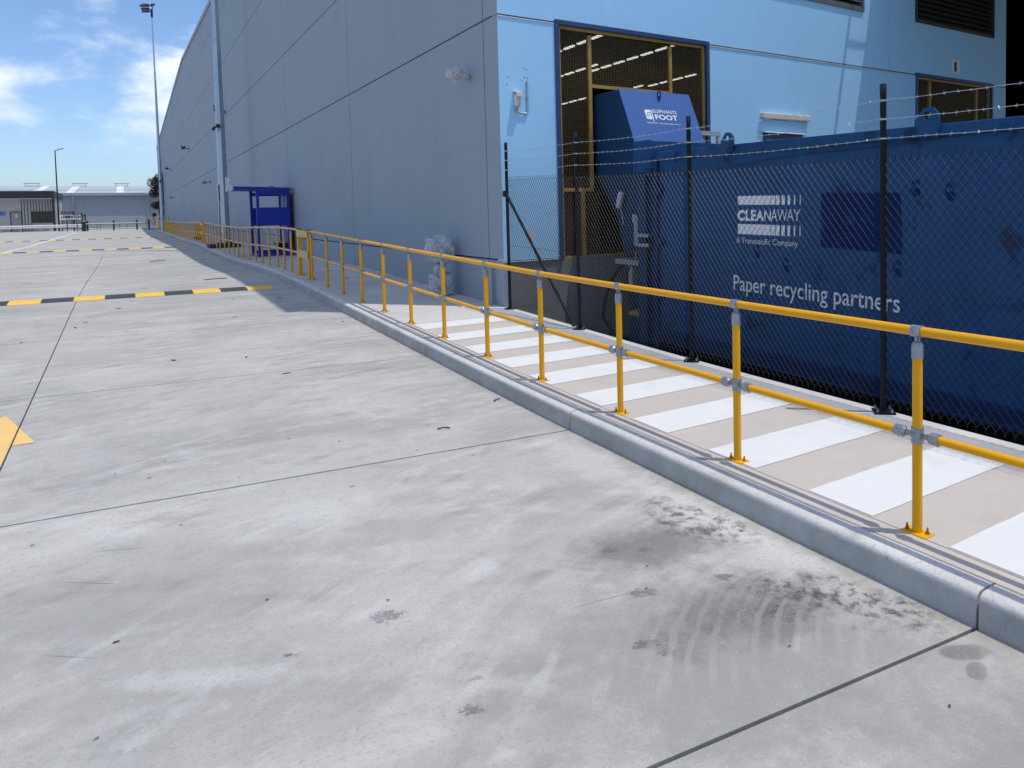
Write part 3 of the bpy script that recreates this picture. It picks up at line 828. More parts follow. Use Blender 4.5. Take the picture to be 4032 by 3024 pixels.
def louvre(x0, x1, z0, z1, mat):
    z0, z1 = H(z0), H(z1); w = 0.06
    fr = MB().box(x0, x0 + w, BLUE_Y - .03, BLUE_Y + .2, z0, z1).box(x1 - w, x1, BLUE_Y - .03, BLUE_Y + .2, z0, z1).box(x0 + w, x1 - w, BLUE_Y - .03, BLUE_Y + .2, z0, z0 + w).box(x0 + w, x1 - w, BLUE_Y - .03, BLUE_Y + .2, z1 - w, z1).build('louvre', mat, ware)
    z = z0 + w + 0.02
    while z < z1 - w - 0.08:
        MB().prism([(BLUE_Y - .015, z), (BLUE_Y - .005, z - .012), (BLUE_Y + .13, z + .10), (BLUE_Y + .12, z + .112)], 'x', x0 + w, x1 - w).build('slat', mat, fr)
        z += 0.118
    MB().box(x0 + w, x1 - w, BLUE_Y + .17, BLUE_Y + .19, z0 + w, z1 - w).build('back_plate', M['interior'], fr)


louvre(9.9, 13.565, 4.165, 5.5, M['louvre'])
louvre(15.46, 18.885, 4.19, 5.5, M['louvredark'])
# door behind the bin
dr = MB().box(10.45, 11.57, BLUE_Y + 0.03, BLUE_Y + 0.09, H(-0.9), H(1.42)).build('door', Mat('door_blue', (0.10, 0.24, 0.46), 0.5).var(0.05, 2).m, ware)
MB().box(10.45, 10.52, BLUE_Y - .02, BLUE_Y + .029, H(-.9), H(1.42)).box(11.50, 11.57, BLUE_Y - .02, BLUE_Y + .029, H(-.9), H(1.42)).box(10.52, 11.50, BLUE_Y - .02, BLUE_Y + .029, H(1.33), H(1.42)).build('door_frame', M['navy'], dr)
MB().prism([(BLUE_Y, H(1.455)), (BLUE_Y - .11, H(1.425)), (BLUE_Y - .11, H(1.415)), (BLUE_Y, H(1.43))], 'x', 10.42, 11.60).build('drip_hood', M['flashing'], dr)
MB().box(11.38, 11.45, BLUE_Y - .03, BLUE_Y + .03, H(.1), H(.13)).build('handle', M['galv'], dr)
# old bolt holes in the walls
mb = MB()
for (x, z) in ((5.245, 2.19), (5.295, 2.185), (5.25, 2.06), (5.30, 2.05), (5.205, 2.005), (4.945, 2.045), (4.985, 2.04), (4.945, 1.93)): mb.tube((x, BLUE_Y - .003, H(z)), (x, BLUE_Y + .002, H(z)), 0.0085, 8)
stuff(mb.build('bolt_holes', M['backing'], ware))
mb = MB().add([(4.945 + .03 * math.cos(t) * random.uniform(.7, 1.1), BLUE_Y - .0015, H(2.045) + .042 * math.sin(t) * random.uniform(.7, 1.1)) for t in [i * math.pi / 7 for i in range(14)]], [tuple(range(14))])
mb.build('filler_patch', M['flashing'], ware)
mb = MB().add([(5.30 + .07 * math.cos(t) * random.uniform(.6, 1.1), BLUE_Y - .0015, H(-.38) + .11 * math.sin(t) * random.uniform(.6, 1.1)) for t in [i * math.pi / 7 for i in range(14)]], [tuple(range(14))])
mb.build('filler_patch', M['flashing'], ware)

# canopy over the dock on the right (above the frame, it shades the blue wall)
can = thing('dock_canopy', 'dock canopy shading the right end of the pale blue wall', 'canopy', (18, BLUE_Y, H(5.75)))
MB().box(14.165, 38, -12.0, BLUE_Y - 0.002, H(5.75), H(6.1)).build('canopy_roof', M['louvredark'], can)
MB().box(13.455, 13.525, -12.0, BLUE_Y - 0.002, H(5.8), H(5.9)).build('edge_beam', M['galv'], can)
for y in (-1.8, 4.0, 9.6): MB().box(13.525, 14.165, y, y + .03, H(5.83), H(5.87)).build('outrigger', M['galv'], can)
for x in (16.0, 22.0, 28.0, 36.0): MB().box(x, x + .15, -11.9, BLUE_Y - .002, H(5.55), H(5.748)).build('canopy_beam', M['louvredark'], can)
MB().box(37.6, 37.9, -11.9, -11.6, H(-2.2), H(5.748)).build('canopy_column', M['louvredark'], can)
MB().box(37.6, 37.9, 6.0, 6.3, H(-2.2), H(5.748)).build('canopy_column', M['louvredark'], can)

# strip lamps hanging inside
ORD = ['first', 'second', 'third', 'fourth', 'fifth', 'sixth', 'seventh', 'eighth']
for (x, ya, yb, z, row) in ((20.28, 24.2, 31.2, 7.05, 'long row above the hopper'), (16.37, 24.6, 29.2, 7.0, 'top row at the left'), (19.59, 30.0, 34.2, 7.05, 'second row at the left'), (24.43, 38.8, 42.2, 6.95, 'lowest row at the left'), (25.7, 28.6, 34.2, 7.05, 'row at the right'), (25.06, 33.6, 34.6, 7.0, 'short bit just over the hopper')):
    y = ya; i = 0
    while y < yb:
        t = thing('strip_light', 'lit strip light inside warehouse, %s from right, %s' % (ORD[i], row), 'light', (x, y, H(z)), 'strip lights inside the warehouse')
        MB().box(-.07, .07, 0, 0.80, 0, .05).build('diffuser', M['lamp'], t, local=True)
        MB().box(-.09, .09, -.02, .82, .052, .11).build('housing', M['galv'], t, local=True)
        y += 1.12; i += 1

# ------------------------------------------------------------------ yellow handrail
PR = 0.024
post_me = MB().tube((0, 0, .008), (0, 0, .885), PR, 16).mesh('post', M['yellow'], 40)
plate_me = MB().box(-.041, .041, -.068, .068, 0, .010).mesh('base_plate', M['yellow'], bevel=.003)
bolt_me = MB().tube((0, 0, .010), (0, 0, .013), .0115, 10).tube((0, 0, .013), (0, 0, .023), .0085, 6).tube((0, 0, .023), (0, 0, .040), .005, 8).mesh('bolt', M['brass'])
tb = MB().lathe([(.0285, .868), (.0285, .872), (.0285, .925), (.0265, .938), (.020, .947), (.008, .950)], n=16)
tb.box(-.0045, .0045, -.013, .013, .945, .978).tube((-.012, 0, .960), (.012, 0, .960), .0075, 8)
tb.tube((0, -.028, 1.0), (0, .028, 1.0), .0292, 16)
top_me = tb.mesh('top_fitting', M['galv'], 40, bevel=0)
mb = MB().tube((0, 0, .452), (0, 0, .528), .0295, 16)
for s in (-1, 1):
    mb.obox((0, s * .043, .49), (.005, 0, 0), (0, .020, 0), (0, 0, .013)).tube((-.011, s * .056, .49), (.011, s * .056, .49), .0075, 8)
    mb.tube((0, s * .060, .49), (0, s * .072, .49), .017, 12, .0285).tube((0, s * .072, .49), (0, s * .118, .49), .0285, 14)
    mb.tube((0, s * .105, .458), (0, s * .105, .465), .006, 6)
mid_me = mb.mesh('mid_fitting', M['galv'], 40)


def railing(ys, label, y_from=None, y_to=None):
    t = thing('handrail', label, 'handrail', (RAIL_X, ys[0], g(ys[0])), 'yellow handrail lengths along the kerb')
    ox = wloc(t)
    for i, y in enumerate(ys):
        p = put('post', post_me, t, Vector((RAIL_X, y, g(y))) - ox)
        put('base_plate', plate_me, p)
        for s in (-1, 1): put('bolt', bolt_me, p, (s * -.012, s * .047, 0))
        put('top_fitting', top_me, p); put('mid_fitting', mid_me, p)
    pts = ([y_from] if y_from is not None else []) + ys + ([y_to] if y_to is not None else [])
    MB().path([(RAIL_X, y, g(y) + 1.0) for y in pts], PR, 16).build('top_rail', M['yellow'], t, smooth=40)
    for a, b in zip(ys[:-1], ys[1:]):
        za, zb = g(a) + .49, g(b) + .49
        MB().tube((RAIL_X, a + .09, za + (zb - za) * .09 / (b - a)), (RAIL_X, b - .09, zb - (zb - za) * .09 / (b - a)), .0215, 14).build('mid_rail', M['yellow'], t, smooth=40)
    return t


railing([-.43, .81, 2.05, 3.30, 4.60, 5.88, 7.09, 8.34, 9.56, 10.77, 11.97, 13.20, 14.38, 15.72], 'nearest length of yellow pipe handrail with galvanised clamps beside the white stripes', y_from=-.6, y_to=15.78)
railing([17.06, 17.9, 18.8, 19.7, 21.0, 22.2, 23.4, 24.75, 26.1, 27.35, 28.6, 29.9, 31.4, 33.0, 34.3, 35.5, 36.7, 37.9, 39.1, 39.95], 'middle length of yellow pipe handrail in front of the blue booth', y_from=17.0)
# far length: simpler posts
far = thing('handrail', 'farthest length of yellow pipe handrail running to the end of the kerb', 'handrail', (RAIL_X, 41.4, g(41.4)), 'yellow handrail lengths along the kerb')
fp = MB().tube((0, 0, 0), (0, 0, .885), PR, 8).box(-.04, .04, -.065, .065, 0, .01).tube((0, 0, .87), (0, 0, .99), .0285, 8, .02, mi=1).tube((0, 0, .45), (0, 0, .53), .0295, 8, mi=1).mesh('post', [M['yellow'], M['galv']], 40)
fy = [41.4 + 1.25 * i for i in range(46)]
for y in fy: put('post', fp, far, Vector((RAIL_X, y, g(y))) - wloc(far))
MB().path([(RAIL_X, y, g(y) + 1.0) for y in fy], PR, 8).build('top_rail', M['yellow'], far, smooth=40)
MB().path([(RAIL_X, y, g(y) + .49) for y in fy], .0215, 8).build('mid_rail', M['yellow'], far, smooth=40)


def gate(ya, yb, label):
    t = thing('rail_gate', label, 'gate', (RAIL_X, ya, g(ya)), 'square post gates in the handrail')
    for y in (ya, yb):
        z = g(y); p = MB().box(RAIL_X - .04, RAIL_X + .04, y - .04, y + .04, z + .012, z + 1.02).build('gate_post', M['yellow'], t, bevel=.004)
        MB().box(RAIL_X - .043, RAIL_X + .043, y - .043, y + .043, z + 1.02, z + 1.035).build('post_cap', M['rubber'], p)
        MB().tube((RAIL_X, y, z), (RAIL_X, y, z + .012), .10, 16).build('base_plate', M['yellow'], p)
        for s in (-1, 1): MB().tube((RAIL_X + s * .07, y, z + .012), (RAIL_X + s * .07, y, z + .03), .011, 8).build('bolt', M['brass'], p)
    for h0, h1 in ((.86, 1.0), (.42, .58)):
        vs = []
        for x in (RAIL_X - .055, RAIL_X - .048):
            for y, lo in ((ya - .035, 0), (yb + .035, 0)):
                for h in (h0, h1): vs.append((x, y, g(y) + h))
        MB().add(vs, [(0, 1, 3, 2), (4, 6, 7, 5), (0, 4, 5, 1), (2, 3, 7, 6), (1, 5, 7, 3), (0, 2, 6, 4)]).build('gate_plate', M['plate'], t)
    return t


gate(15.87, 16.92, 'yellow gate of two square posts and sandy plates left of the nearest handrail')
gate(40.10, 41.22, 'distant yellow gate of two square posts beyond the tall grey pole')

# orange expanding barrier folded behind the rail
t = thing('folding_barrier', 'orange folded barrier with black feet standing behind the far handrail', 'barrier', (3.55, 48.5, g(48.5)))
for i in range(9):
    y = 46.6 + i * .42
    sl_ = MB().box(3.50, 3.55, y, y + .09, g(y) + .14, g(y) + .98).build('slat', M['orange'], t)
    if i % 2 == 0: MB().box(3.38, 3.68, y + .01, y + .09, g(y), g(y) + .14).build('foot', M['rubber'], t)
for h in (.3, .8): MB().box(3.551, 3.575, 46.6, 50.05, g(48.5) + h, g(48.5) + h + .06).build('crossbar', M['orange'], t)

# ------------------------------------------------------------------ chain link fence with barbed wire
FX = 4.80
FY = [9.90, 7.88, 5.67, 3.40, 1.16]
fence = thing('chain_link_fence', 'black chain link fence topped with three barbed wires', 'fence', (FX, FY[-1], g(FY[-1])))
for y in FY:
    z = g(y)
    p = MB().tube((FX, y, z + .01), (FX, y, z + 2.46), .0235, 14).build('post', M['black'], fence, smooth=40)
    MB().lathe([(.0255, 2.455), (.0255, 2.50), (.022, 2.512), (.008, 2.516)], (FX, y, z), 14).build('post_cap', M['rubber'], p, smooth=50)
    MB().obox((FX - .0, y, z + .006), (.055, .055, 0), (-.055, .055, 0), (0, 0, .005)).build('base_plate', M['black'], p)
    for (a, b) in ((.075, 0), (-.075, 0), (0, .075), (0, -.075)):
        MB().tube((FX + a, y + b, z + .011), (FX + a, y + b, z + .024), .011, 6).tube((FX + a, y + b, z + .024), (FX + a, y + b, z + .038), .006, 6).build('bolt', M['galv'], p)
    for h in (2.385, 2.245, 2.10): MB().tube((FX, y, z + h - .006), (FX, y, z + h + .006), .0262, 12).build('wire_tie', M['barb'], p)
br = MB().tube((FX - .03, FY[0] - .02, g(FY[0]) + 1.76), (FX - .03, FY[1] + .10, g(FY[1]) + .03), .021, 12).build('brace', M['black'], fence, smooth=40)
MB().box(FX - .06, FX, FY[0] - .045, FY[0] + .035, g(FY[0]) + 1.70, g(FY[0]) + 1.79).build('brace_clamp', M['black'], br)
CW, CH = 0.0325, 0.040
BOT, TOPH = 0.075, 1.965
ncell = int((TOPH - BOT) / CH)
for bi in range(len(FY) - 1):
    y1, y0 = FY[bi] - .03, FY[bi + 1] + .03
    mb = MB(); n = int((y1 - y0) / CW); vs_all = []; r = 0.0019
    for i in range(n):
        c = y0 + CW * (i + .5); vs = []; fs = []
        for kz in range(ncell + 1):
            sg = 1 if (kz + i) % 2 == 0 else -1
            y = c + sg * CW * .5; z = g(y) + BOT + kz * CH; x = FX - .029 + sg * .0012
            vs += [(x - r, y, z), (x + r, y - r, z), (x + r, y + r, z)]
        for kz in range(ncell):
            for j in range(3): fs.append((kz * 3 + j, kz * 3 + (j + 1) % 3, (kz + 1) * 3 + (j + 1) % 3, (kz + 1) * 3 + j))
        mb.add(vs, fs)
        # knuckles: loop below, twist above
        if i % 2 == 0:
            yb_ = c - CW * .5 * (1 if i % 2 == 0 else -1) * -1
            zz = g(c) + BOT
            mb.path([(FX - .029, yb_, zz), (FX - .029, yb_ - .006, zz - .018), (FX - .029, yb_ + .001, zz - .026), (FX - .029, yb_ + .008, zz - .016), (FX - .029, yb_ + .001, zz)], r * .9, 3, False)
            zt = g(c) + BOT + ncell * CH; yt_ = c + CW * .5 * (1 if (ncell + i) % 2 == 0 else -1)
            mb.tube((FX - .029, yt_, zt), (FX - .029, yt_ + .004, zt + .028), r * 1.5, 4).tube((FX - .029, yt_ + .004, zt + .028), (FX - .029, yt_ - .006, zt + .040), r, 3).tube((FX - .029, yt_ + .004, zt + .028), (FX - .029, yt_ + .012, zt + .038), r, 3)
    stuff(mb.build('chain_mesh', M['pvc'], fence))
for h in (.14, .98, 1.955):
    MB().path([(FX - .033, y, g(y) + h - .012 * abs(math.sin(y * 1.4))) for y in [FY[-1] + i * (FY[0] - FY[-1]) / 30 for i in range(31)]], .0022, 4).build('tension_wire', M['pvc'], fence)
for wi, h in enumerate((2.385, 2.245, 2.10)):
    rnd = random.Random(wi); mb = MB(); pts = []
    for bi in range(len(FY) - 1):
        for q_ in range(20):
            y = FY[bi] + (FY[bi + 1] - FY[bi]) * q_ / 20; s = math.sin(math.pi * q_ / 20)
            pts.append((FX - .027 + rnd.uniform(-.002, .002), y, g(y) + h - .018 * s + rnd.uniform(-.003, .003)))
    pts.append((FX - .027, FY[-1], g(FY[-1]) + h))
    mb.path(pts, .0019, 5)
    y = FY[-1] + .05
    while y < FY[0]:
        s = 0.5; z = float(np.interp(y, [p[1] for p in pts][::-1], [p[2] for p in pts][::-1]))
        x = FX - .027; a = rnd.uniform(0, 6.28)
        for w_ in (0, 1.2):
            d = Vector((math.cos(a + w_) * .55, rnd.uniform(-.5, .5), math.sin(a + w_))) * .016
            mb.tube(Vector((x, y + w_ * .005, z)) - d, Vector((x, y + w_ * .005, z)) + d, .0012, 3)
        mb.tube((x, y - .008, z), (x, y + .012, z), .0036, 5)
        y += rnd.uniform(.085, .11)
    stuff(mb.build('barbed_wire', M['barb'], fence))

# ------------------------------------------------------------------ blue recycling container
binr = thing('waste_container', 'long dusty blue paper recycling container behind the chain link fence', 'container', (6.1, 7.97, H(-1.866)))
binr.rotation_euler.x = 0.016
L = -6.6
U = dict(local=True)
MB().box(.03, 2.37, L, -.06, .13, 2.52).build('body', M['bin'], binr, **U)
tr = MB().box(-.012, .06, L, -.02, 2.52, 2.63).box(2.34, 2.412, L, -.02, 2.52, 2.63).box(.06, 2.34, L, L + .1, 2.52, 2.63).build('top_rail', M['bin'], binr, bevel=.008, **U)
MB().box(-.004, .03, L, -.06, .13, .20).build('lower_ledge', M['bin_dark'], binr, bevel=.004, **U)
MB().box(.0, 2.4, L, -.02, 0.0, .13).build('bottom_rail', M['bin_dark'], binr, bevel=.006, **U)
MB().box(-.015, .16, -.06, .02, 0, 2.66).build('end_post', M['bin_dark'], binr, bevel=.005, **U)
MB().box(2.24, 2.415, -.06, .02, 0, 2.66).build('end_post', M['bin_dark'], binr, bevel=.005, **U)
MB().box(.16, 2.24, -.06, .015, 2.40, 2.64).build('end_beam', M['bin'], binr, bevel=.005, **U)
for y in (-1.6, -3.2, -4.8): MB().box(.06, 2.34, y, y + .06, 2.52, 2.56).build('roof_rib', M['bin'], binr, **U)


def lug(y, z, w, h, parent, mat, x0=-.034, x1=-.014):
    """lifting lug: a plate with a real hole"""
    N = 24; cy, cz, r = y, z + h * .55, h * .21; vs = []
    outer = []
    poly = [(y + w * .5, z - h * .55), (y + w * .5, z + h * .35), (y + w * .12, z + h * .98), (y - w * .25, z + h * .95), (y - w * .5, z + h * .6), (y - w * .5, z - h * .55)]
    for i in range(N):
        a = 2 * math.pi * i / N; d = (math.cos(a), math.sin(a)); best = 9
        for (p, q2) in zip(poly, poly[1:] + poly[:1]):
            ex, ez = q2[0] - p[0], q2[1] - p[1]; den = d[0] * ez - d[1] * ex
            if abs(den) < 1e-9: continue
            t = ((p[0] - cy) * ez - (p[1] - cz) * ex) / den; s = ((p[0] - cy) * d[1] - (p[1] - cz) * d[0]) / den
            if t > 0 and -1e-6 <= s <= 1 + 1e-6: best = min(best, t)
        outer.append((cy + d[0] * best, cz + d[1] * best))
    inner = [(cy + r * math.cos(2 * math.pi * i / N), cz + r * math.sin(2 * math.pi * i / N)) for i in range(N)]
    for x in (x0, x1):
        vs += [(x, a, b) for a, b in outer] + [(x, a, b) for a, b in inner]
    fs = []
    for i in range(N):
        j = (i + 1) % N
        fs += [(i, j, N + j, N + i), (2 * N + i, 3 * N + i, 3 * N + j, 2 * N + j), (i, 2 * N + i, 2 * N + j, j), (N + i, N + j, 3 * N + j, 3 * N + i)]
    MB().add(vs, fs).build('lifting_lug', mat, parent, **U)


lug(-1.47, 2.62, .22, .16, binr, M['bin'])
lug(-4.08, 2.62, .24, .17, binr, M['bin'])
for z in (0.62, 1.35, 2.05): MB().box(-.03, .03, -.16, -.03, z, z + .10).build('latch', M['bin_dark'], binr, bevel=.006, **U)
MB().path([(.012, -.25 - i * .32, 2.30 + .018 * i - .02 * math.sin(i * .7)) for i in range(20)], .004, 5).build('slack_cable', M['rubber'], binr, **U)
# lettering: local z = H(rel) - base ; reading direction is -y
ZB = -1.866


def bz(rel, y): return rel - ZB - 0.016 * (y - 7.97)


def bt(s, ya, yb, zlo, zhi, mat, bold=0.0):
    zl = bz(zlo, (ya + yb) / 2); lettering(s, (.0275, ya - 7.97, zl), (0, -1, 0), (0, 0, 1), ya - yb, zhi - zlo, mat, binr, bold, local=True)


BW = 6.37 - 5.40
for (za, zb) in ((0.008, 0.112), (-0.342, -0.222)):
    for (a, b) in ((400, 768), (773, 814), (821, 863), (882, 916), (944, 969), (1007, 1020), (1065, 1073)):
        y0_, y1_ = 6.375 - (a - 400) / 673 * BW, 6.375 - (b - 400) / 673 * BW
        z0_, z1_ = bz(za, 6.0), bz(zb, 6.0)
        MB().add([(.0275, y0_ - 7.97, z0_), (.0275, y1_ - 7.97, z0_), (.0275, y1_ - 7.97, z1_), (.0275, y0_ - 7.97, z1_)], [(0, 1, 2, 3)]).build('logo_bar', M['vinyl'], binr, **U)
wd = 6.385 - 5.405
for ch, a, b, bo in (('C', 385, 478, .055), ('L', 484, 540, .05), ('E', 546, 604, .04), ('A', 604, 690, .03), ('N', 696, 768, .012), ('A', 770, 838, -.004), ('W', 838, 942, -.008), ('A', 938, 1008, -.012), ('Y', 1004, 1076, -.014)):
    bt(ch, 6.385 - (a - 385) / 691 * wd, 6.385 - (b - 385) / 691 * wd, -.180, -.050, M['vinyl'], bo)
bt('A Transpacific Company', 6.405, 5.44, -.475, -.385, M['vinyl_worn'], -.004)
bt('Paper recycling partners', 6.45, 4.175, -1.10, -.855, M['vinyl_worn'], .006)
ya_, yb_, za_, zb_ = 5.125, 4.155, bz(-.462, 4.64), bz(.112, 4.64)
MB().add([(.0270, ya_ - 7.97, za_), (.0270, yb_ - 7.97, za_ - .02), (.0270, yb_ - 7.97 + .03, zb_ - .01), (.0270, ya_ - 7.97, zb_)], [(0, 1, 2, 3)]).build('sticker_ghost', M['ghost'], binr, **U)
# hand prints wiped in the dust
for (yy, zz, sd) in ((4.02, .14, 1), (3.68, .10, 2), (4.2, -.62, 3), (5.6, -.66, 4), (6.05, -.52, 5)):
    mb = MB(); rnd = random.Random(sd); c_ = Vector((.0272, yy - 7.97, bz(zz, yy)))
    def disc(dy, dz_, ry, rz):
        mb.add([(c_.x, c_.y + dy + ry * math.cos(t), c_.z + dz_ + rz * math.sin(t)) for t in [i * math.pi / 6 for i in range(12)]], [tuple(range(12))])
    disc(0, -.05, .042, .045)
    for q_, (a, ln) in enumerate(((-.042, .05), (-.02, .065), (.004, .068), (.026, .055))): disc(-a, .015 + ln * .5, .008, ln * .42)
    disc(.052, -.02, .010, .03)
    mb.build('hand_print', M['ghost'], binr, **U)

# ------------------------------------------------------------------ compactor feeding through the window
cp = thing('waste_compactor', 'blue waste compactor with slanted hopper reaching through the warehouse window', 'compactor', (7.3, 9.0, H(-2.22)))
hop = MB().prism([(9.49, H(1.89)), (10.28, H(1.89)), (10.2, H(.56)), (9.6, H(-.15)), (9.3, H(-1.1)), (9.3, H(-2.2)), (8.06, H(-2.2)), (8.06, H(.58)), (8.885, H(.58))], 'x', 6.6, 8.05).build('hopper', M['hopper_shade'], cp, bevel=.008)
A_ = Vector((0, 9.5, H(1.896))); B_ = Vector((0, 8.885, H(.57))); up_ = (A_ - B_).normalized(); nr_ = Vector((0, -up_.z, up_.y))
vs = []
for o_ in (.002, .012):
    for x in (6.602, 8.048):
        for p_ in (B_, A_): v_ = p_ + nr_ * o_; vs.append((x, v_.y, v_.z))
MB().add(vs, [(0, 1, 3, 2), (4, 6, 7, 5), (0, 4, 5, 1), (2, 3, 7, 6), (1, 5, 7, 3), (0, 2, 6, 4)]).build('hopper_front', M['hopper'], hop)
LB = Vector((0, 8.98, H(.775)))


def sp(x, s, o_=.0145): v_ = LB + up_ * s + nr_ * o_; return (x, v_.y, v_.z)


lettering('ELEPHANTS', sp(7.145, .822), (1, 0, 0), up_, .495, .064, M['vinyl'], hop, .004)
lettering('FOOT', sp(7.165, .700), (1, 0, 0), up_, .46, .095, M['vinyl'], hop, .022)
lettering('1800 025 073  www.elephantsfoot.com.au', sp(6.965, .612), (1, 0, 0), up_, .675, .030, M['vinyl'], hop, .006)
# emblem: rounded square, with a curved G-like sweep and a trunk line cut out of it
N = 28; pts = []
for i in range(N):
    a = 2 * math.pi * i / N; c_, s_ = math.cos(a), math.sin(a); e = .25
    pts.append((7.055 + .072 * math.copysign(abs(c_) ** e, c_), .785 + .088 * math.copysign(abs(s_) ** e, s_)))
emb = MB().add([sp(x, s) for x, s in pts], [tuple(range(N))]).build('emblem', M['vinyl'], hop)
mb = MB(); arc = [(7.055 + .048 * math.cos(a), .775 + .055 * math.sin(a)) for a in [math.pi * (.15 + 1.2 * i / 16) for i in range(17)]]
arc2 = [(7.055 + .040 * math.cos(a), .775 + .046 * math.sin(a)) for a in [math.pi * (.15 + 1.2 * i / 16) for i in range(17)]]
mb.add([sp(x, s, .0175) for x, s in arc] + [sp(x, s, .0175) for x, s in arc2], [(i, i + 1, 17 + i + 1, 17 + i) for i in range(16)])
mb.add([sp(x, s, .0175) for x, s in ((7.01, .772), (7.11, .772), (7.11, .780), (7.01, .780))], [(0, 1, 2, 3)])
mb.add([sp(x, s, .0175) for x, s in ((7.094, .70), (7.102, .70), (7.102, .86), (7.094, .86))], [(0, 1, 2, 3)])
mb.build('emblem_line', M['hopper'], hop)
MB().add([sp(x, s) for x, s in ((7.104, .645), (7.117, .645), (7.117, .70), (7.104, .70))], [(0, 1, 2, 3)]).build('emblem_trunk', M['vinyl'], hop)
# lifting eye on the hopper
mb = MB(); c_ = Vector(sp(7.36, 1.165, .05)); ring = []
for i in range(17):
    a = 2 * math.pi * i / 16; ring.append(c_ + up_ * (.045 * math.sin(a)) + nr_ * (.045 * math.cos(a)))
mb.path(ring, .011, 8); mb.tube(sp(7.36, 1.06, .0), sp(7.36, 1.115, .05), .012, 8)
mb.build('lifting_eye', M['bin_dark'], hop, smooth=50)
hb = MB().box(6.17, 8.52, 8.16, 8.26, H(.56), H(.945)).build('header_beam', M['bin'], cp, bevel=.006)
MB().box(6.12, 6.17, 8.08, 8.46, H(.50), H(.95)).build('header_plate', M['bin'], cp, bevel=.004)
MB().box(6.13, 6.60, 8.36, 8.44, H(.52), H(.90)).build('header_plate', M['hopper_shade'], cp, bevel=.004)
MB().box(6.10, 6.24, 8.02, 8.16, H(.44), H(.56)).build('header_latch', M['bin_dark'], cp, bevel=.01)
MB().box(6.26, 6.60, 8.12, 8.30, H(-2.2), H(.54)).build('guide_channel', M['bin_dark'], cp)
MB().box(6.20, 6.26, 8.30, 8.50, H(-2.2), H(.50)).build('guide_rail', M['hopper_shade'], cp, bevel=.004)
MB().box(6.21, 6.26, 8.06, 8.12, H(-2.2), H(.50)).build('guide_rail', M['bin'], cp, bevel=.004)
for z in (-.42, -.56): MB().box(6.12, 6.30, 8.14, 8.42, H(z), H(z + .05)).build('clamp_arm', M['galv'], cp, bevel=.005)
eb = MB().box(6.42, 6.60, 8.56, 8.88, H(-.58), H(-.12)).build('control_box', M['greybox'], cp, bevel=.008)
MB().box(6.40, 6.42, 8.57, 8.87, H(-.57), H(-.13)).build('box_door', M['greybox'], eb)
MB().tube((6.44, 8.92, H(-.10)), (6.44, 8.92, H(-.22)), .022, 8).build('beacon', M['signgrey'], eb)
MB().obox((6.52, 9.40, H(.13)), (.03, 0, 0), (0, .045, .02), (0, -.05, .12)).build('work_lamp', M['signgrey'], cp, bevel=.008)
MB().path([(6.5, 9.36, H(.02)), (6.5, 9.3, H(-.15)), (6.5, 9.28, H(-.26))], .012, 6).build('lamp_arm', M['galv'], cp)
MB().box(6.30, 6.75, 8.48, 9.25, H(-.86), H(-.78)).build('pump_shelf', M['greybox'], cp, bevel=.006)
pm = MB().tube((6.42, 8.62, H(-.68)), (6.42, 8.98, H(-.68)), .085, 14).build('pump_motor', M['darkmetal'], cp, smooth=40)
MB().tube((6.40, 8.55, H(-.62)), (6.40, 8.60, H(-.80)), .018, 8).tube((6.33, 8.72, H(-.66)), (6.31, 8.70, H(-.76)), .012, 8).build('pump_pipe', M['chrome'], pm)
MB().box(6.34, 6.60, 8.52, 8.60, H(-1.55), H(-.87)).build('shelf_leg', M['hopper_shade'], cp)
MB().box(6.34, 6.60, 8.85, 8.95, H(-1.2), H(-.87)).build('shelf_leg', M['greybox'], cp)
MB().path([(6.36, 9.02, H(-.82)), (6.34, 9.15, H(-.90)), (6.33, 9.38, H(-1.1)), (6.33, 9.6, H(-1.45)), (6.34, 9.68, H(-1.75)), (6.45, 9.55, H(-2.0))], .028, 8).build('hydraulic_hose', M['rubber'], cp, smooth=60)
MB().path([(6.36, 8.88, H(-.84)), (6.34, 8.98, H(-1.0)), (6.36, 9.0, H(-1.3)), (6.4, 8.8, H(-1.6))], .02, 8).build('hydraulic_hose', M['rubber'], cp, smooth=60)
MB().tube((6.36, 8.36, H(-1.42)), (6.36, 8.95, H(-1.60)), .022, 10).build('hydraulic_ram', M['chrome'], cp)
MB().box(6.3, 6.6, 8.15, 8.9, H(-1.62), H(-1.56)).build('ram_bracket', M['ochre'], cp)
MB().box(6.15, 8.4, 8.05, 9.35, H(-2.2), H(-2.0)).build('skid_base', M['bin_dark'], cp, bevel=.01)
for x in (6.28, 8.3): MB().tube((x - .06, 8.25, H(-2.1)), (x + .06, 8.25, H(-2.1)), .10, 14).build('roller', M['darkmetal'], cp)
# little platform railing behind the hopper
t = thing('platform_rail', 'short grey platform railing right of the slanted hopper', 'railing', (8.6, 9.6, H(-2.2)))
MB().box(8.20, 8.86, 9.58, 9.62, H(1.24), H(1.32)).build('rail', M['galvpole'], t, bevel=.004)
MB().box(8.78, 8.86, 9.58, 9.62, H(-2.2), H(1.235)).build('post', M['galvpole'], t)
MB().box(8.20, 8.28, 9.58, 9.62, H(-2.2), H(1.235)).build('post', M['galvpole'], t)

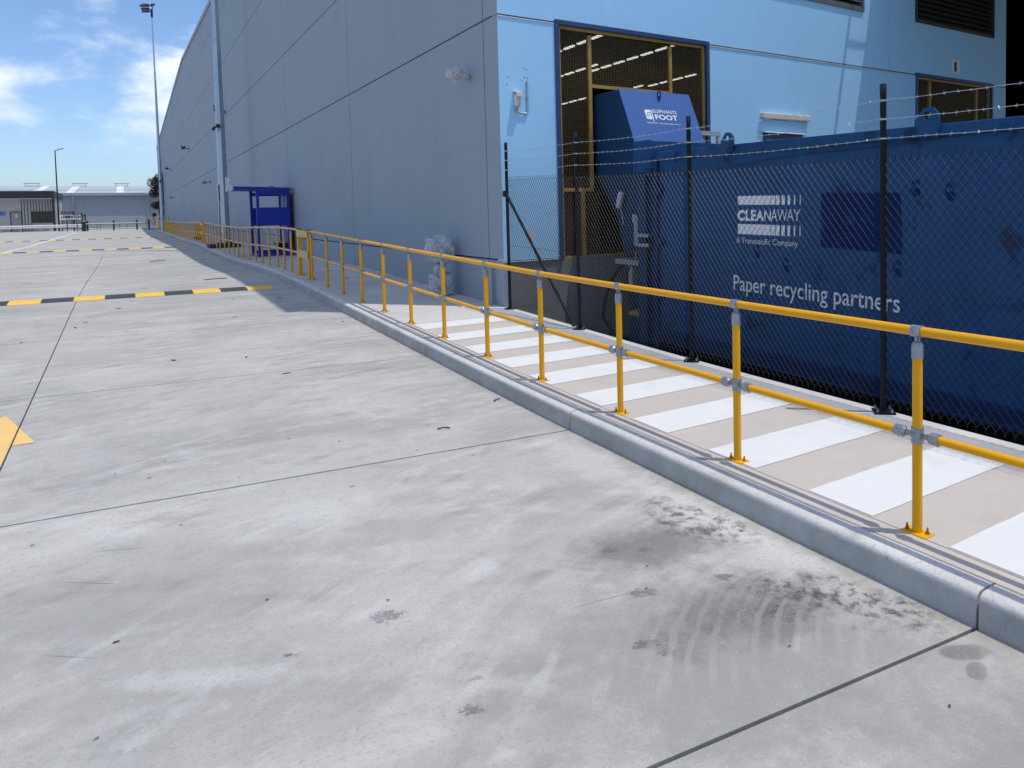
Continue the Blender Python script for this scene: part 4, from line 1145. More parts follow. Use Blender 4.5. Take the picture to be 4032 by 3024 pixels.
# ------------------------------------------------------------------ fittings on the walls
t = thing('wall_sensor', 'cream motion sensor on the pale blue wall near the corner', 'sensor', (5.10, BLUE_Y, H(1.57)))
s0 = MB().box(5.05, 5.145, BLUE_Y - .075, BLUE_Y - .002, H(1.60), H(1.79)).build('housing', M['cream'], t, bevel=.018)
MB().prism([(BLUE_Y - .002, H(1.84)), (BLUE_Y - .12, H(1.81)), (BLUE_Y - .12, H(1.74)), (BLUE_Y - .112, H(1.74)), (BLUE_Y - .108, H(1.80)), (BLUE_Y - .002, H(1.828))], 'x', 5.045, 5.155).build('hood', M['cream'], s0)
MB().ball((5.097, BLUE_Y - .065, H(1.645)), .036, .035, .065, 12, 8).build('lens', M['signgrey'], s0, smooth=60)
MB().tube((5.085, BLUE_Y - .03, H(1.60)), (5.085, BLUE_Y - .03, H(1.545)), .022, 10).build('gland', M['greybox'], s0)
t = thing('conduit', 'grey L shaped cable conduit beside the motion sensor', 'conduit', (5.27, BLUE_Y, H(1.55)))
MB().path([(5.085, BLUE_Y - .02, H(1.545)), (5.10, BLUE_Y - .02, H(1.515)), (5.14, BLUE_Y - .02, H(1.50)), (5.24, BLUE_Y - .02, H(1.50)), (5.275, BLUE_Y - .02, H(1.515)), (5.285, BLUE_Y - .02, H(1.56)), (5.285, BLUE_Y - .02, H(1.98)), (5.28, BLUE_Y - .01, H(2.01))], .0115, 8).build('pipe', M['galvpole'], t, smooth=60)
for z in (1.72, 1.93): MB().box(5.262, 5.308, BLUE_Y - .012, BLUE_Y - .001, H(z), H(z + .018)).build('saddle', M['galv'], t)
MB().box(5.228, 5.246, BLUE_Y - .012, BLUE_Y - .001, H(1.48), H(1.525)).build('saddle', M['galv'], t)
t = thing('batten_light', 'cream fluorescent batten light on the blue wall above the bin', 'light', (11.06, BLUE_Y, H(1.69)))
MB().box(10.37, 11.75, BLUE_Y - .085, BLUE_Y - .012, H(1.69), H(1.81)).build('diffuser', M['cream'], t, bevel=.018)
MB().box(10.45, 11.67, BLUE_Y - .012, BLUE_Y - .001, H(1.70), H(1.80)).build('back_plate', M['greybox'], t)
for x in (10.48, 10.85, 11.25, 11.62): MB().box(x, x + .03, BLUE_Y - .05, BLUE_Y - .02, H(1.81), H(1.822)).build('clip', M['galv'], t)
t = thing('number_sign', 'white plate with black numeral 1 above the right window', 'sign', (17.13, BLUE_Y, H(3.14)))
MB().box(16.965, 17.305, BLUE_Y - .012, BLUE_Y - .001, H(3.14), H(3.475)).build('plate', M['signwhite'], t)
lettering('1', (17.06, BLUE_Y - .014, H(3.19)), (1, 0, 0), (0, 0, 1), .11, .235, M['rubber'], t, .03)


def wall_light(y, z, label, kind=0):
    t = thing('wall_floodlight', label, 'light', (WALL_X, y, H(z)), 'small lights along the grey wall')
    MB().box(WALL_X - .03, WALL_X - .001, y - .07, y + .07, H(z) - .09, H(z) + .09).build('wall_plate', M['darkmetal'], t)
    if kind == 0:
        MB().tube((WALL_X - .03, y, H(z)), (WALL_X - .30, y, H(z) + .06), .035, 8).build('arm', M['darkmetal'], t)
        MB().obox((WALL_X - .40, y, H(z) + .10), (.14, 0, .06), (0, .16, 0), (-.04, 0, .09)).build('lamp_head', M['darkmetal'], t)
        MB().tube((WALL_X - .50, y, H(z) + .16), (WALL_X - .58, y, H(z) + .34), .03, 6).build('bracket', M['darkmetal'], t)
    else:
        MB().tube((WALL_X - .03, y, H(z)), (WALL_X - .25, y, H(z)), .035, 8).build('arm', M['greybox'], t)
        MB().ball((WALL_X - .38, y, H(z) - .02), .17, .17, .12, 12, 8).build('dome', M['greybox'], t, smooth=60)


wall_light(44.4, 5.66, 'dark floodlight on the grey wall just right of the tall grey pole')
wall_light(71.2, 5.79, 'dark floodlight with bracket on the grey wall, left of the tall grey pole')
wall_light(100.0, 5.68, 'farthest high floodlight on the grey wall')
wall_light(54.4, 2.28, 'grey dome camera low on the grey wall left of the tall pole', 1)
wall_light(96.7, 2.30, 'small far dome camera low on the grey wall', 1)


def wrapped(name, blobs, parent, seed, sq=1.0):
    bm = bmesh.new()
    for (c, r) in blobs:
        ret = bmesh.ops.create_icosphere(bm, subdivisions=4, radius=1.0)
        rnd = random.Random(seed); seed += 1; ph = [rnd.uniform(0, 6.28) for _ in range(8)]
        for v in ret['verts']:
            n = v.co.normalized()
            if sq != 1.0:
                w_ = max(abs(n.x), abs(n.y), abs(n.z)); n = n / (w_ ** (1 - sq))
            k_ = 1 + .06 * math.sin(7 * n.x + ph[0] + 5 * n.z) + .05 * math.sin(11 * n.y + ph[1] - 6 * n.z) + .035 * math.sin(19 * n.z + 13 * n.x + ph[2]) + .025 * math.sin(31 * n.y - 23 * n.x + ph[3])
            v.co = Vector((c[0] + n.x * r[0] * k_, c[1] + n.y * r[1] * k_, c[2] + n.z * r[2] * k_))
    off = wloc(parent)
    for v in bm.verts: v.co -= off
    me = bpy.data.meshes.new(name); bm.to_mesh(me); bm.free(); me.materials.append(M['wrap'])
    me.polygons.foreach_set('use_smooth', [True] * len(me.polygons)); me.update()
    return put(name, me, parent)


t = thing('wrapped_camera', 'security camera wrapped in crumpled clear plastic high on the grey wall', 'camera', (WALL_X, 11.17, H(2.17)))
MB().tube((WALL_X, 11.17, H(2.18)), (WALL_X - .02, 11.17, H(2.18)), .055, 12).build('wall_plate', M['greybox'], t)
MB().tube((WALL_X - .02, 11.17, H(2.18)), (WALL_X - .14, 11.17, H(2.21)), .025, 10).build('arm', M['greybox'], t)
MB().obox((WALL_X - .26, 11.18, H(2.25)), (.10, 0, -.02), (0, .05, 0), (.01, 0, .05)).build('camera_body', M['signgrey'], t, bevel=.01)
wrapped('plastic_wrap', [((WALL_X - .26, 11.18, H(2.24)), (.155, .10, .105)), ((WALL_X - .10, 11.17, H(2.20)), (.085, .06, .055))], t, 5)
MB().prism([(11.16, H(2.15)), (11.20, H(2.15)), (11.19, H(2.05)), (11.175, H(2.04))], 'x', WALL_X - .275, WALL_X - .24).build('loose_tail', M['wrap'], t)

HX, HY = 4.50, 11.95
hz = g(HY)
t = thing('wrapped_hydrant', 'fire hydrant standpipe wrapped in clear plastic bags against the grey wall', 'hydrant', (HX, HY, hz))
MB().tube((HX, HY, hz), (HX, HY, hz + .62), .06, 12).build('riser', M['brown'], t, smooth=40)
vb = MB().tube((HX - .15, HY, hz + .74), (HX + .14, HY, hz + .74), .105, 12).tube((HX, HY, hz + .60), (HX, HY, hz + .86), .07, 12).build('valve', M['brown'], t, smooth=40)
MB().tube((HX - .15, HY, hz + .74), (HX - .19, HY, hz + .74), .12, 14).build('hand_wheel', M['darkmetal'], vb)
wrapped('plastic_bag', [((HX - .02, HY, hz + .79), (.235, .22, .24)), ((HX - .02, HY, hz + .46), (.11, .10, .10)), ((HX - .01, HY, hz + .21), (.20, .18, .19)), ((HX - .03, HY, hz + .05), (.20, .19, .07))], t, 40, .55)
MB().tube((HX - .02, HY, hz + .375), (HX - .02, HY, hz + .40), .10, 14).build('tape_band', M['cream'], t)

# downpipe stub by the corner
t = thing('wall_downpipe', 'short grey pipe standing against the wall near the corner', 'pipe', (4.74, 10.45, g(10.45)))
MB().tube((4.75, 10.45, g(10.45)), (4.75, 10.45, g(10.45) + .62), .028, 10).build('pipe', M['greywall'], t, smooth=40)
MB().tube((4.75, 10.45, g(10.45) + .60), (4.75, 10.45, g(10.45) + .66), .036, 10).build('collar', M['galv'], t)

# ------------------------------------------------------------------ blue booth against the wall
bz0 = g(27.0)
bo_ = thing('guard_booth', 'royal blue open booth with a flat overhanging roof against the grey wall', 'booth', (4.1, 27.1, bz0))
X0, X1, YA, YB = 3.64, 4.66, 26.36, 27.92
rf = MB().prism([(2.97, H(.865)), (4.70, H(.825)), (4.70, H(.925)), (2.97, H(.965))], 'y', 26.28, 28.0).build('roof', M['booth'], bo_, bevel=.006)
MB().prism([(2.95, H(.968)), (4.70, H(.928)), (4.70, H(.936)), (2.95, H(.978))], 'y', 26.26, 28.02).build('roof_sheet', M['booth_top'], rf)
MB().box(2.93, 2.969, 26.26, 28.02, H(.845), H(.975)).build('roof_trim', M['booth_top'], rf)
MB().box(4.1, 4.22, 26.5, 26.62, H(.948), H(.985)).build('roof_vent', M['booth'], rf)
for (x, y) in ((X0, YA), (X1 - .09, YA), (X0, YB - .09), (X1 - .09, YB - .09)):
    MB().box(x, x + .09, y, y + .09, bz0, H(.862)).build('corner_post', M['booth'], bo_, bevel=.004)
for (y, nm) in ((YA + .01, 'side_panel'), (YB - .05, 'side_panel')):
    sp_ = MB().box(X0 + .09, X1 - .09, y, y + .04, H(-.34), H(.20)).build(nm, M['booth'], bo_)
    MB().box(X0 + .09, X1 - .09, y - .012, y + .052, H(.20), H(.27)).build('sill', M['booth'], sp_)
    MB().box(X0 + .09, X1 - .09, y - .006, y + .046, H(.68), H(.80)).build('head_rail', M['booth'], sp_)
bp = MB().box(X1 - .06, X1 - .03, YA + .09, YB - .09, bz0 + .1, H(.20)).build('back_panel', M['booth'], bo_)
for (a, b) in ((26.46, 26.56), (27.0, 27.08), (27.7, 27.82)): MB().box(X1 - .06, X1 - .03, a, b, H(.20), H(.80)).build('back_stile', M['booth'], bp)
MB().box(X1 - .05, X1 - .04, 26.56, 27.7, H(.22), H(.70)).build('back_pane', M['boothglass'], bp)
for y in (YA + .02, YB - .08): MB().box(X0 + .09, X1 - .09, y, y + .05, bz0 + .03, bz0 + .17).build('base_rail', M['booth'], bo_)
MB().box(X0 + .01, X0 + .06, YA + .09, YB - .09, bz0 + .03, bz0 + .10).build('base_rail', M['booth'], bo_)
bn = MB().box(4.2, X1 - .07, 26.6, 27.7, bz0 + .44, bz0 + .475).build('bench', M['galvpole'], bo_)
for y in (26.75, 27.5): MB().prism([(4.24, bz0 + .438), (X1 - .07, bz0 + .438), (X1 - .07, bz0 + .20), (X1 - .1, bz0 + .20)], 'y', y, y + .03).build('bench_bracket', M['rubber'], bn)
t = thing('booth_sign', 'white corrugated sign boards standing on the end of the booth roof', 'sign', (2.9, 26.5, H(.85)))
for i, (x, a) in enumerate(((2.80, 0.0), (2.875, .015), (2.93, -.02))):
    MB().obox((x, 26.36 + .1 * i, H(1.05)), (.03 if i == 0 else .018, .012, 0), (-.004, .02, 0), (a, 0, .215)).build('board', M['signwhite'], t)
MB().box(2.78, 2.925, 26.30, 26.66, H(.81), H(.83)).build('bracket', M['signgrey'], t)

# ------------------------------------------------------------------ tall poles
def octo_pole(mb, x, y, z0, z1, ra, rb, mi=0):
    mb.tube((x, y, z0), (x, y, z1), ra, 8, rb, mi=mi)


PX_, PY_ = 3.585, 35.2
t = thing('light_pole', 'tall galvanised eight sided light pole on a black base behind the handrail', 'pole', (PX_, PY_, g(PY_)))
mb = MB(); octo_pole(mb, PX_, PY_, g(PY_) + .1, H(18.5), .205, .085); pl_ = mb.build('shaft', M['galvpole'], t)
bs = MB().box(2.90, 4.10, 34.55, 35.75, g(PY_) + .0, g(PY_) + .15).build('base_block', M['planter'], t, bevel=.02)
MB().tube((PX_, PY_, g(PY_) + .15), (PX_, PY_, g(PY_) + .19), .33, 16).build('flange', M['planter'], bs)
for a in range(4):
    x = PX_ + .26 * math.cos(a * math.pi / 2 + .5); y = PY_ + .26 * math.sin(a * math.pi / 2 + .5)
    MB().tube((x, y, g(PY_) + .19), (x, y, g(PY_) + .27), .028, 8).build('anchor_bolt', M['darkmetal'], bs)
MB().obox((PX_ + .27, PY_ - .15, g(PY_) + .24), (.02, 0, 0), (0, .03, 0), (0, 0, .08)).build('lifting_eye', M['planter'], bs)
MB().box(PX_ - .185, PX_ - .17, PY_ - .10, PY_ - .02, H(.65), H(1.36)).build('access_cover', M['darkmetal'], pl_)
MB().box(PX_ - .235, PX_ - .205, PY_ - .07, PY_ - .04, H(.60), H(1.40)).build('cover_edge', M['signwhite'], pl_)
MB().path([(PX_ - .215, PY_ - .05, g(PY_) + .2), (PX_ - .20, PY_ - .05, H(.6))], .022, 8).build('conduit', M['galvpole'], pl_)
hd = MB().box(PX_ - .5, PX_ + .5, PY_ - .08, PY_ + .08, H(18.45), H(18.6)).build('cross_arm', M['galvpole'], t)
for s in (-.38, .38): MB().obox((PX_ + s, PY_ - .15, H(18.7)), (.16, 0, 0), (0, .2, -.08), (0, .03, .08)).build('floodlight', M['darkmetal'], hd)
t = thing('pole_camera', 'black security camera clamped to the tall galvanised pole', 'camera', (PX_, PY_, H(3.8)))
MB().tube((PX_ - .10, PY_ - .16, H(3.86)), (PX_ - .10, PY_ - .30, H(3.86)), .075, 12).build('mount', M['rubber'], t)
MB().tube((PX_ - .10, PY_ - .25, H(3.86)), (PX_ - .27, PY_ - .30, H(3.76)), .032, 8).build('arm', M['rubber'], t)
MB().tube((PX_ - .24, PY_ - .30, H(3.80)), (PX_ - .31, PY_ - .36, H(3.66)), .05, 10).build('camera_body', M['rubber'], t)
MB().box(PX_ - .20, PX_ + .17, PY_ - .19, PY_ + .19, H(3.93), H(3.945)).build('strap', M['galv'], t)

QX, QY = 3.06, 83.0
t = thing('floodlight_pole', 'very tall thin floodlight pole at the far end of the grey wall', 'pole', (QX, QY, g(QY)))
mb = MB(); octo_pole(mb, QX, QY, g(QY), H(19.6), .175, .045); fp_ = mb.build('shaft', M['galvpole'], t)
for z in (9.0, 14.0): MB().tube((QX, QY, H(z)), (QX, QY, H(z) + .08), .125 if z < 10 else .09, 8).build('pole_joint', M['galvpole'], fp_)
MB().tube((QX, QY, H(19.3)), (QX, QY, H(20.1)), .10, 8).build('head_sleeve', M['darkmetal'], fp_)
for i, (dx_, dz_, ln) in enumerate(((-.55, .35, .75), (-.50, .05, .70), (-.48, -.22, .65), (.1, .45, .35))):
    MB().obox((QX + dx_, QY - .1 * i, H(20.0) + dz_), (ln * .5, 0, .04), (0, .28, 0), (.02, 0, .055)).build('floodlight', M['darkmetal'], t)
MB().path([(QX, QY, H(19.9)), (QX + .12, QY, H(20.3)), (QX - .2, QY, H(20.5)), (QX - .7, QY, H(20.55))], .04, 6).build('head_bracket', M['darkmetal'], t)
MB().obox((QX - .02, QY - .22, H(3.55)), (.09, 0, .05), (0, .1, 0), (0, 0, .09)).build('pole_box', M['rubber'], t)
t = thing('bollard', 'short yellow bollard at the foot of the far floodlight pole', 'bollard', (4.0, 94.0, g(94)))
MB().tube((4.0, 94.0, g(94)), (4.0, 94.0, g(94) + 1.35), .09, 12).build('tube', M['yellow'], t)
MB().lathe([(.092, 1.35), (.07, 1.40), (.01, 1.42)], (4.0, 94.0, g(94)), 12).build('cap', M['yellow'], t)

# ------------------------------------------------------------------ far end of the site
t = thing('boom_gate', 'white boom arm lowered from a black cabinet at the far exit', 'boom gate', (-4.25, 112, dz(112)))
cab = MB().box(-4.48, -4.08, 111.8, 112.2, dz(112), H(-.26)).build('cabinet', M['charcoal'], t, bevel=.02)
MB().box(-4.50, -4.06, 111.78, 112.22, H(-.26), H(-.20)).build('cabinet_lid', M['signwhite'], cab)
MB().box(-4.08, 2.15, 111.93, 112.0, H(-.63), H(-.53)).build('boom_arm', M['signwhite'], t)
t = thing('palisade_gate', 'low black rail fence behind the white boom arm', 'fence', (-1, 113, dz(113)))
for x in (-3.95, -1.2, 1.3, 2.65):
    MB().box(x - .09, x + .09, 112.9, 113.1, dz(113), H(-.2)).build('post', M['charcoal'], t)
for z in (-.72, -1.32): MB().box(-3.95, 2.65, 112.97, 113.03, H(z), H(z + .05)).build('rail', M['charcoal'], t)
for x in (-3.0, -2.65, -.6, .2): MB().box(x, x + .05, 112.97, 113.03, H(-1.32), H(-.72)).build('picket', M['charcoal'], t)
t = thing('guard_rail', 'long white steel guard rail in front of the far office', 'guard rail', (-12, 117, dz(117)))
for z0_, z1_ in ((-1.02, -.87), (-.80, -.66)): MB().prism([(117, H(z0_)), (116.93, H((z0_ + z1_) / 2)), (117, H(z1_)), (117.03, H((z0_ + z1_) / 2))], 'x', -32, -4.7).build('beam', M['signwhite'], t)
for i in range(14): MB().box(-31 + 2 * i, -30.88 + 2 * i, 117.03, 117.15, dz(117), H(-.7)).build('post', M['galvpole'], t)

t = thing('despatch_sign', 'white sign board reading DESPATCH on two dark posts', 'sign', (-5.7, 114, dz(114)))
MB().box(-6.78, -4.58, 113.9, 113.96, H(-.03), H(.575)).build('board', M['signwhite'], t)
lettering('DESPATCH', (-6.43, 113.88, H(.17)), (1, 0, 0), (0, 0, 1), 1.80, .34, M['rubber'], t, .06)
MB().add([(-6.57 + .07 * math.cos(a), 113.88, H(.27) + .13 * math.sin(a)) for a in [i * math.pi / 6 for i in range(12)]], [tuple(range(12))]).build('arrow_mark', M['rubber'], t)
MB().box(-6.2, -4.9, 113.88, 113.89, H(.06), H(.085)).build('underline', M['rubber'], t)
for x in (-6.1, -5.1): MB().box(x, x + .09, 113.97, 114.06, dz(114), H(.5)).build('post', M['charcoal'], t)
t = thing('palisade_fence', 'tall black palisade fence behind the DESPATCH sign', 'fence', (-5.6, 119, dz(119)))
for i, (x0_, x1_, h) in enumerate(((-6.85, -5.6, 1.12), (-5.55, -4.75, .85), (-4.7, -4.35, .7))):
    for z in (-.9, h - .18): MB().box(x0_, x1_, 119, 119.05, H(z), H(z + .07)).build('rail', M['charcoal'], t)
    for x in (x0_, x1_): MB().box(x - .06, x + .06, 118.96, 119.08, dz(119), H(h)).build('post', M['charcoal'], t)
    x = x0_ + .12
    while x < x1_: MB().box(x, x + .06, 118.95, 118.98, dz(119) + .1, H(h - .1)).build('pale', M['charcoal'], t); x += .14

# street lamp
t = thing('street_lamp', 'slim black street lamp with one arm behind the dark fascia', 'street lamp', (-7.15, 120, dz(120)))
MB().tube((-7.25, 120, dz(120)), (-7.22, 120, H(9.12)), .11, 10, .06).build('column', M['charcoal'], t)
MB().path([(-7.22, 120, H(9.05)), (-7.1, 120, H(9.15)), (-6.9, 120, H(9.2))], .045, 6).build('arm', M['charcoal'], t)
MB().obox((-6.62, 120, H(9.33)), (.30, 0, .09), (0, .13, 0), (-.015, 0, .04)).build('lamp_head', M['charcoal'], t)

# office
of = thing('office_building', 'low despatch office with black fascia and ribbed cream cladding', 'building', (-14, 126, dz(126)))
FRX = -7.85
MB().box(-40, FRX - .05, 125.0, 139, dz(126), H(3.0)).build('wall', M['cladding'], of)
MB().box(-40.5, FRX + .05, 123.6, 140, H(2.95), H(3.93)).build('fascia', M['charcoal'], of)
MB().box(-40, FRX - .2, 123.62, 124.99, H(2.86), H(2.949)).build('soffit', M['signgrey'], of)
MB().box(FRX - .25, FRX + .02, 123.8, 124.1, dz(124), H(2.86)).build('corner_column', M['charcoal'], of)
dr_ = MB().box(-12.62, -11.55, 124.94, 124.998, dz(125), H(1.13)).build('door', M['greybox'], of)
MB().box(-12.70, -12.62, 124.9, 124.995, dz(125), H(1.21)).box(-11.55, -11.47, 124.9, 124.995, dz(125), H(1.21)).box(-12.62, -11.55, 124.9, 124.995, H(1.13), H(1.21)).build('door_frame', M['charcoal'], dr_)
MB().box(-12.16, -11.96, 124.925, 124.938, H(.45), H(.80)).build('notice', M['signwhite'], dr_)
MB().box(-11.72, -11.62, 124.86, 124.938, H(-.2), H(-.15)).build('handle', M['galv'], dr_)
wn = MB().box(-10.42, -8.1, 124.93, 124.998, H(-.38), H(1.09)).build('window', M['glass'], of)
for x in (-10.46, -9.6, -8.95, -8.14): MB().box(x, x + .06, 124.9, 124.929, H(-.4), H(1.11)).build('mullion', M['charcoal'], wn)
MB().box(-10.46, -8.08, 124.9, 124.926, H(1.09), H(1.17)).build('window_head', M['charcoal'], wn)
for i, x in enumerate((-11.5, -11.2, -10.86, -10.52, -10.22, -9.92, -9.6, -9.3, -8.96, -8.66, -8.36)):
    lo = H(1.18) if -10.5 < x < -8.1 else dz(125)
    MB().box(x, x + .055, 124.93, 124.998, lo, H(2.86)).build('batten', M['charcoal'], of)
for i in range(18):
    x = -20 + i * .45
    if x < -12.8: MB().box(x, x + .03, 124.97, 124.999, dz(125), H(2.86)).build('rib', M['cladding'], of)
t = thing('blue_wall_sign', 'small blue sign on the office wall at the left edge', 'sign', (-13.8, 124.9, H(.8)))
MB().box(-14.6, -13.19, 124.9, 124.96, H(.72), H(1.21)).build('plate', M['bluesign'], t)
MB().box(FRX - 2.0, FRX - 1.2, 126, 127, H(3.93), H(4.03)).build('roof_hatch', M['signwhite'], of)

# far warehouse
fwh = thing('far_warehouse', 'long low grey warehouse with pale metal roof across the background', 'building', (0, 152, dz(150)))
EV, RG = H(4.30), H(6.35)
mb = MB()
bx = [-70 + 10.5 * i for i in range(12)]
for a, b in zip(bx[:-1], bx[1:]): MB().box(a + .03, b - .03, 150, 150.3, dz(150), EV - .35).build('wall_panel', M['farwall'], fwh)
MB().box(-70, 45.5, 150.25, 151, dz(150), EV - .3).build('wall_backing', M['backing'], fwh)
for x in bx[1:-1]:
    MB().box(x - .12, x + .12, 149.78, 149.998, dz(150), EV - .25).build('downpipe', M['galvpole'], fwh)
MB().box(-70.3, 45.8, 149.3, 150.3, EV - .35, EV - .02).build('gutter', M['galvpole'], fwh)
n_roof = 11
for i in range(n_roof):
    a, b = -70.3 + i * 10.55, -70.3 + (i + 1) * 10.55 - .02
    for (y0_, y1_) in ((149.3, 158.9), (159.1, 175)):
        z0_ = EV + (RG - EV) * (y0_ - 149.3) / 25.7; z1_ = EV + (RG - EV) * (y1_ - 149.3) / 25.7
        MB().prism([(y0_, z0_), (y1_, z1_), (y1_, z1_ + .1), (y0_, z0_ + .1)], 'x', a, b).build('roof_sheet', M['farroof'], fwh)
MB().prism([(158.7, EV + .70), (159.3, EV + .72), (159.3, EV + .93), (158.7, EV + .9)], 'x', -70.3, 45.8).build('roof_step', M['louvre'], fwh)
MB().prism([(175, RG), (200, EV), (200, EV + .1), (175, RG + .1)], 'x', -70.3, 45.8).build('roof_back', M['farroof'], fwh)
for x in (-12.6, -8.0, -1.0, 8.0): 
    z0_ = EV + .115; z1_ = RG + .115
    MB().add([(x, 149.5, z0_), (x + 1.1, 149.5, z0_), (x + 1.1, 174.8, z1_), (x, 174.8, z1_)], [(0, 1, 2, 3)]).build('skylight_strip', M['signwhite'], fwh)
for x in (-14.3, -7.0, -0.2, 7.5):
    v_ = MB().box(x - 1.25, x + 1.25, 175.0, 175.5, RG + .55, RG + .70).build('ridge_vent', M['galvpole'], fwh)
    for s in (-1.0, 1.0): MB().box(x + s - .04, x + s + .04, 175.2, 175.3, RG + .05, RG + .548).build('vent_leg', M['galvpole'], v_)
    MB().box(x - 1.1, x + 1.1, 175.15, 175.35, RG + .11, RG + .22).build('vent_base', M['galvpole'], v_)

# eucalypt behind the pole
tx, ty = 4.0, 122.0
tree = thing('eucalypt_tree', 'brownish eucalypt tree behind the far floodlight pole', 'tree', (tx, ty, dz(ty)))
rnd = random.Random(3)
clumps = [(3.75, 4.9, .95, .9), (4.55, 5.6, .95, .8), (3.7, 3.6, .75, .75), (4.5, 4.2, 1.0, .9), (3.9, 1.75, .75, .6), (4.6, 2.2, .6, .5), (4.55, .85, .5, .45), (5.3, 3.2, .9, .8), (3.55, .42, .28, .25), (4.9, 5.1, .8, .7)]
trk = MB().path([(4.3, ty, dz(ty)), (4.25, ty, H(.6)), (4.4, ty, H(2.2)), (4.55, ty, H(4.0)), (4.4, ty, H(5.4))], [.16, .13, .10, .07, .03], 8)
for (cx, cz, a, b) in clumps: trk.path([(4.35, ty, H(max(cz - 1.2, -.6))), ((cx + 4.35) / 2, ty + rnd.uniform(-.2, .2), H(cz - .5)), (cx, ty, H(cz))], [.05, .035, .015], 5)
trk.build('trunk', M['bark'], tree, smooth=60)
lf = MB()
for (cx, cz, a, b) in clumps:
    for _ in range(int(620 * a)):
        d = Vector((rnd.gauss(0, 1), rnd.gauss(0, 1), rnd.gauss(0, 1))).normalized() * rnd.random() ** .45
        c_ = Vector((cx + d.x * a, ty + d.y * a, H(cz) + d.z * b))
        u_ = Vector((rnd.gauss(0, 1), rnd.gauss(0, 1), rnd.gauss(0, 1))).normalized(); w_ = u_.orthogonal().normalized()
        s = rnd.uniform(.09, .16)
        lf.add([c_ - u_ * s, c_ + w_ * s * .45, c_ + u_ * s, c_ - w_ * s * .45], [(0, 1, 2, 3)], 0 if rnd.random() < .62 else 1)
me = bpy.data.meshes.new('crown'); off = wloc(tree); me.from_pydata([(x - off.x, y - off.y, z - off.z) for x, y, z in lf.v], [], lf.f)
me.materials.append(M['leaf1']); me.materials.append(M['leaf2']); me.polygons.foreach_set('material_index', lf.mi); me.update()
put('crown', me, tree)

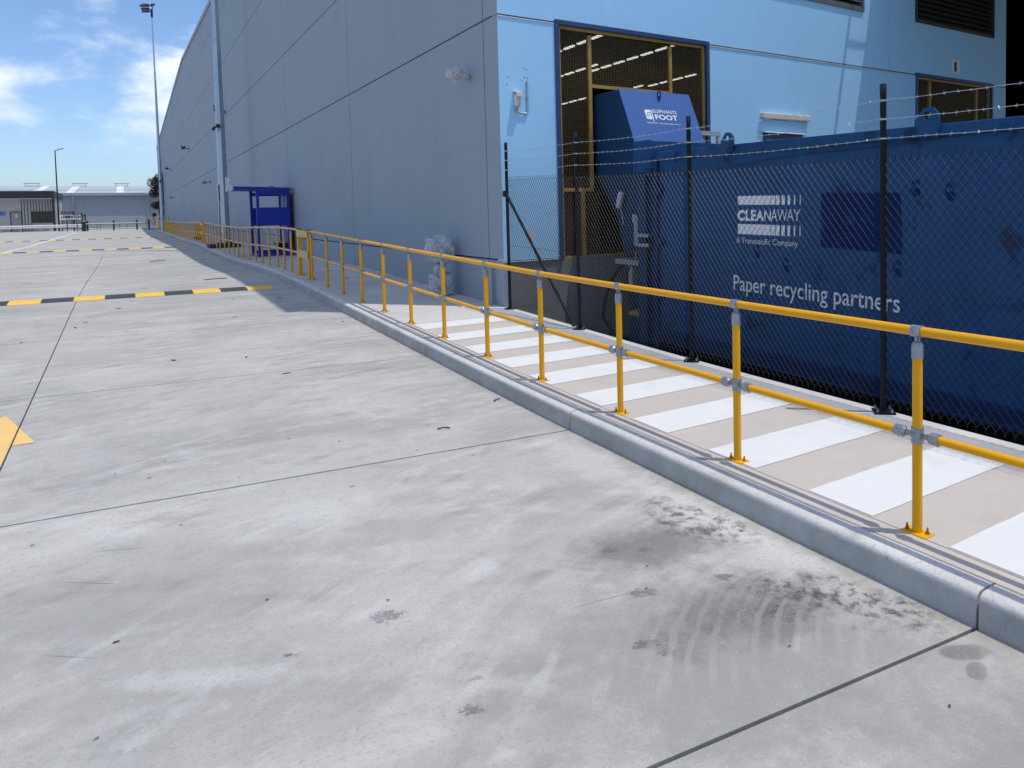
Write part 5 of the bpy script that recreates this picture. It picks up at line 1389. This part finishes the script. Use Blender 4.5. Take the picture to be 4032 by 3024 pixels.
# ------------------------------------------------------------------ person at the end of the handrail
def person(x, y, z, face):
    t = thing('person', 'person in a yellow hi-vis shirt and pale trousers at the end of the handrail', 'person', (x, y, z))
    J = [((0, 0, .95), .13), ((0, 0, 1.12), .125), ((0, .01, 1.30), .15), ((0, .01, 1.42), .10), ((0, .0, 1.49), .052), ((0, -.01, 1.58), .088), ((0, -.01, 1.69), .075),
         ((.10, 0, .90), .095), ((.11, -.02, .50), .062), ((.11, .01, .09), .042), ((.115, -.13, .04), .036),
         ((-.10, 0, .90), .095), ((-.10, .05, .50), .062), ((-.11, .10, .09), .042), ((-.115, -.04, .04), .036),
         ((.19, .01, 1.38), .062), ((.25, .02, 1.10), .042), ((.22, -.14, .90), .032), ((.21, -.20, .84), .03),
         ((-.19, .01, 1.38), .062), ((-.25, .03, 1.10), .042), ((-.24, -.08, .87), .032), ((-.23, -.12, .80), .03)]
    Eg = [(0, 1), (1, 2), (2, 3), (3, 4), (4, 5), (5, 6), (0, 7), (7, 8), (8, 9), (9, 10), (0, 11), (11, 12), (12, 13), (13, 14), (3, 15), (15, 16), (16, 17), (17, 18), (3, 19), (19, 20), (20, 21), (21, 22)]
    me = bpy.data.meshes.new('body'); me.from_pydata([j[0] for j in J], Eg, [])
    o = bpy.data.objects.new('tmp', me); col.objects.link(o)
    o.modifiers.new('s', 'SKIN'); o.modifiers.new('d', 'SUBSURF').levels = 1
    for i, j in enumerate(J): me.skin_vertices[0].data[i].radius = (j[1], j[1] * .85)
    me.skin_vertices[0].data[0].use_root = True
    bpy.context.view_layer.update()
    bm_ = bpy.data.meshes.new_from_object(o.evaluated_get(bpy.context.evaluated_depsgraph_get()))
    bpy.data.objects.remove(o)
    bm_.name = 'body'; bm_.materials.clear()
    for mm in (M['hivis'], M['trousers'], M['skin'], M['hair'], M['rubber']): bm_.materials.append(mm)
    for p in bm_.polygons:
        c_ = p.center; mi = 0
        if c_.z > 1.47: mi = 3 if (c_.z > 1.66 or c_.y > .02) else 2
        elif abs(c_.x) > .17 and c_.z < 1.12: mi = 2
        elif c_.z < .075: mi = 4
        elif c_.z < .98 and abs(c_.x) < .2: mi = 1
        p.material_index = mi; p.use_smooth = True
    b = put('body', bm_, t); t.rotation_euler.z = face
    for s in (-1, 1): MB().ball((s * .03, -.095, 1.60), .012, .01, .008, 8, 6).build('eye', M['hair'], b, local=True)
    MB().ball((0, -.105, 1.57), .014, .022, .022, 8, 6).build('nose', M['skin'], b, local=True)
    MB().box(-.02, .02, -.102, -.095, 1.535, 1.542).build('mouth', M['brown'], b, local=True)
    for s in (-1, 1): MB().ball((s * .085, 0, 1.59), .012, .02, .03, 8, 6).build('ear', M['skin'], b, local=True)
    for s in (-1, 1):
        hx, hy, hz_ = (.21, -.205, .83) if s > 0 else (-.23, -.125, .79)
        mb = MB()
        for fi, ln in enumerate((.055, .068, .072, .064)): mb.path([(hx + (fi - 1.5) * .016, hy, hz_), (hx + (fi - 1.5) * .017, hy - .02, hz_ - ln * .55), (hx + (fi - 1.5) * .017, hy - .012, hz_ - ln)], .008, 5)
        mb.path([(hx - s * .028, hy - .005, hz_ + .02), (hx - s * .045, hy - .03, hz_ - .01), (hx - s * .04, hy - .04, hz_ - .035)], .009, 5)
        mb.build('fingers', M['skin'], b, local=True)
    return t


person(2.80, 100.2, dz(100.2), R(200))

# ------------------------------------------------------------------ litter on the concrete
rnd = random.Random(21); mb = MB()
for i in range(85):
    if i < 60: x, y = rnd.uniform(-1.5, 2.8), rnd.choice((rnd.uniform(1.0, 6.0), rnd.uniform(5.0, 30.0)))
    else: x, y = rnd.uniform(3.3, 4.6), rnd.uniform(9.8, 24.0)
    z = (dz(y) if x < 2.86 else g(y)) + .004
    a = rnd.uniform(0, 3.14); s = rnd.uniform(.003, .007) if y < 6 else rnd.uniform(.012, .03)
    c_, s_ = math.cos(a), math.sin(a); el = rnd.uniform(1.0, 2.6)
    ptsl = [(x + s * el * c_ * u - s * s_ * w, y + s * el * s_ * u + s * c_ * w, z + (.004 if (u, w) == (0, 0) else 0) + rnd.uniform(0, .003)) for u, w in ((1, 0), (.4, .7), (-.6, .5), (-1, -.1), (-.3, -.7), (.6, -.5))]
    mb.add(ptsl, [(0, 1, 2, 3, 4, 5)])
for (x, y, l_, a) in ((2.05, 5.5, .10, -.3), (1.7, 19.0, .5, .25), (0.9, 30.0, .9, 1.0), (2.75, 6.0, .09, .5), (3.9, 17.5, .10, .2), (3.8, 15.5, .07, .1), (2.3, 14.4, .12, .6)):
    z = (dz(y) if x < 2.86 else g(y)) + .008
    mb.path([(x - l_ / 2 * math.cos(a), y - l_ / 2 * math.sin(a), z), (x, y + .01, z + .006), (x + l_ / 2 * math.cos(a), y + l_ / 2 * math.sin(a), z)], .006 if l_ < .3 else .012, 4)
o = stuff(mb.build('leaf_litter', M['debris'])); tag(o, 'scattered specks, twigs and leaf litter on the concrete', 'litter')
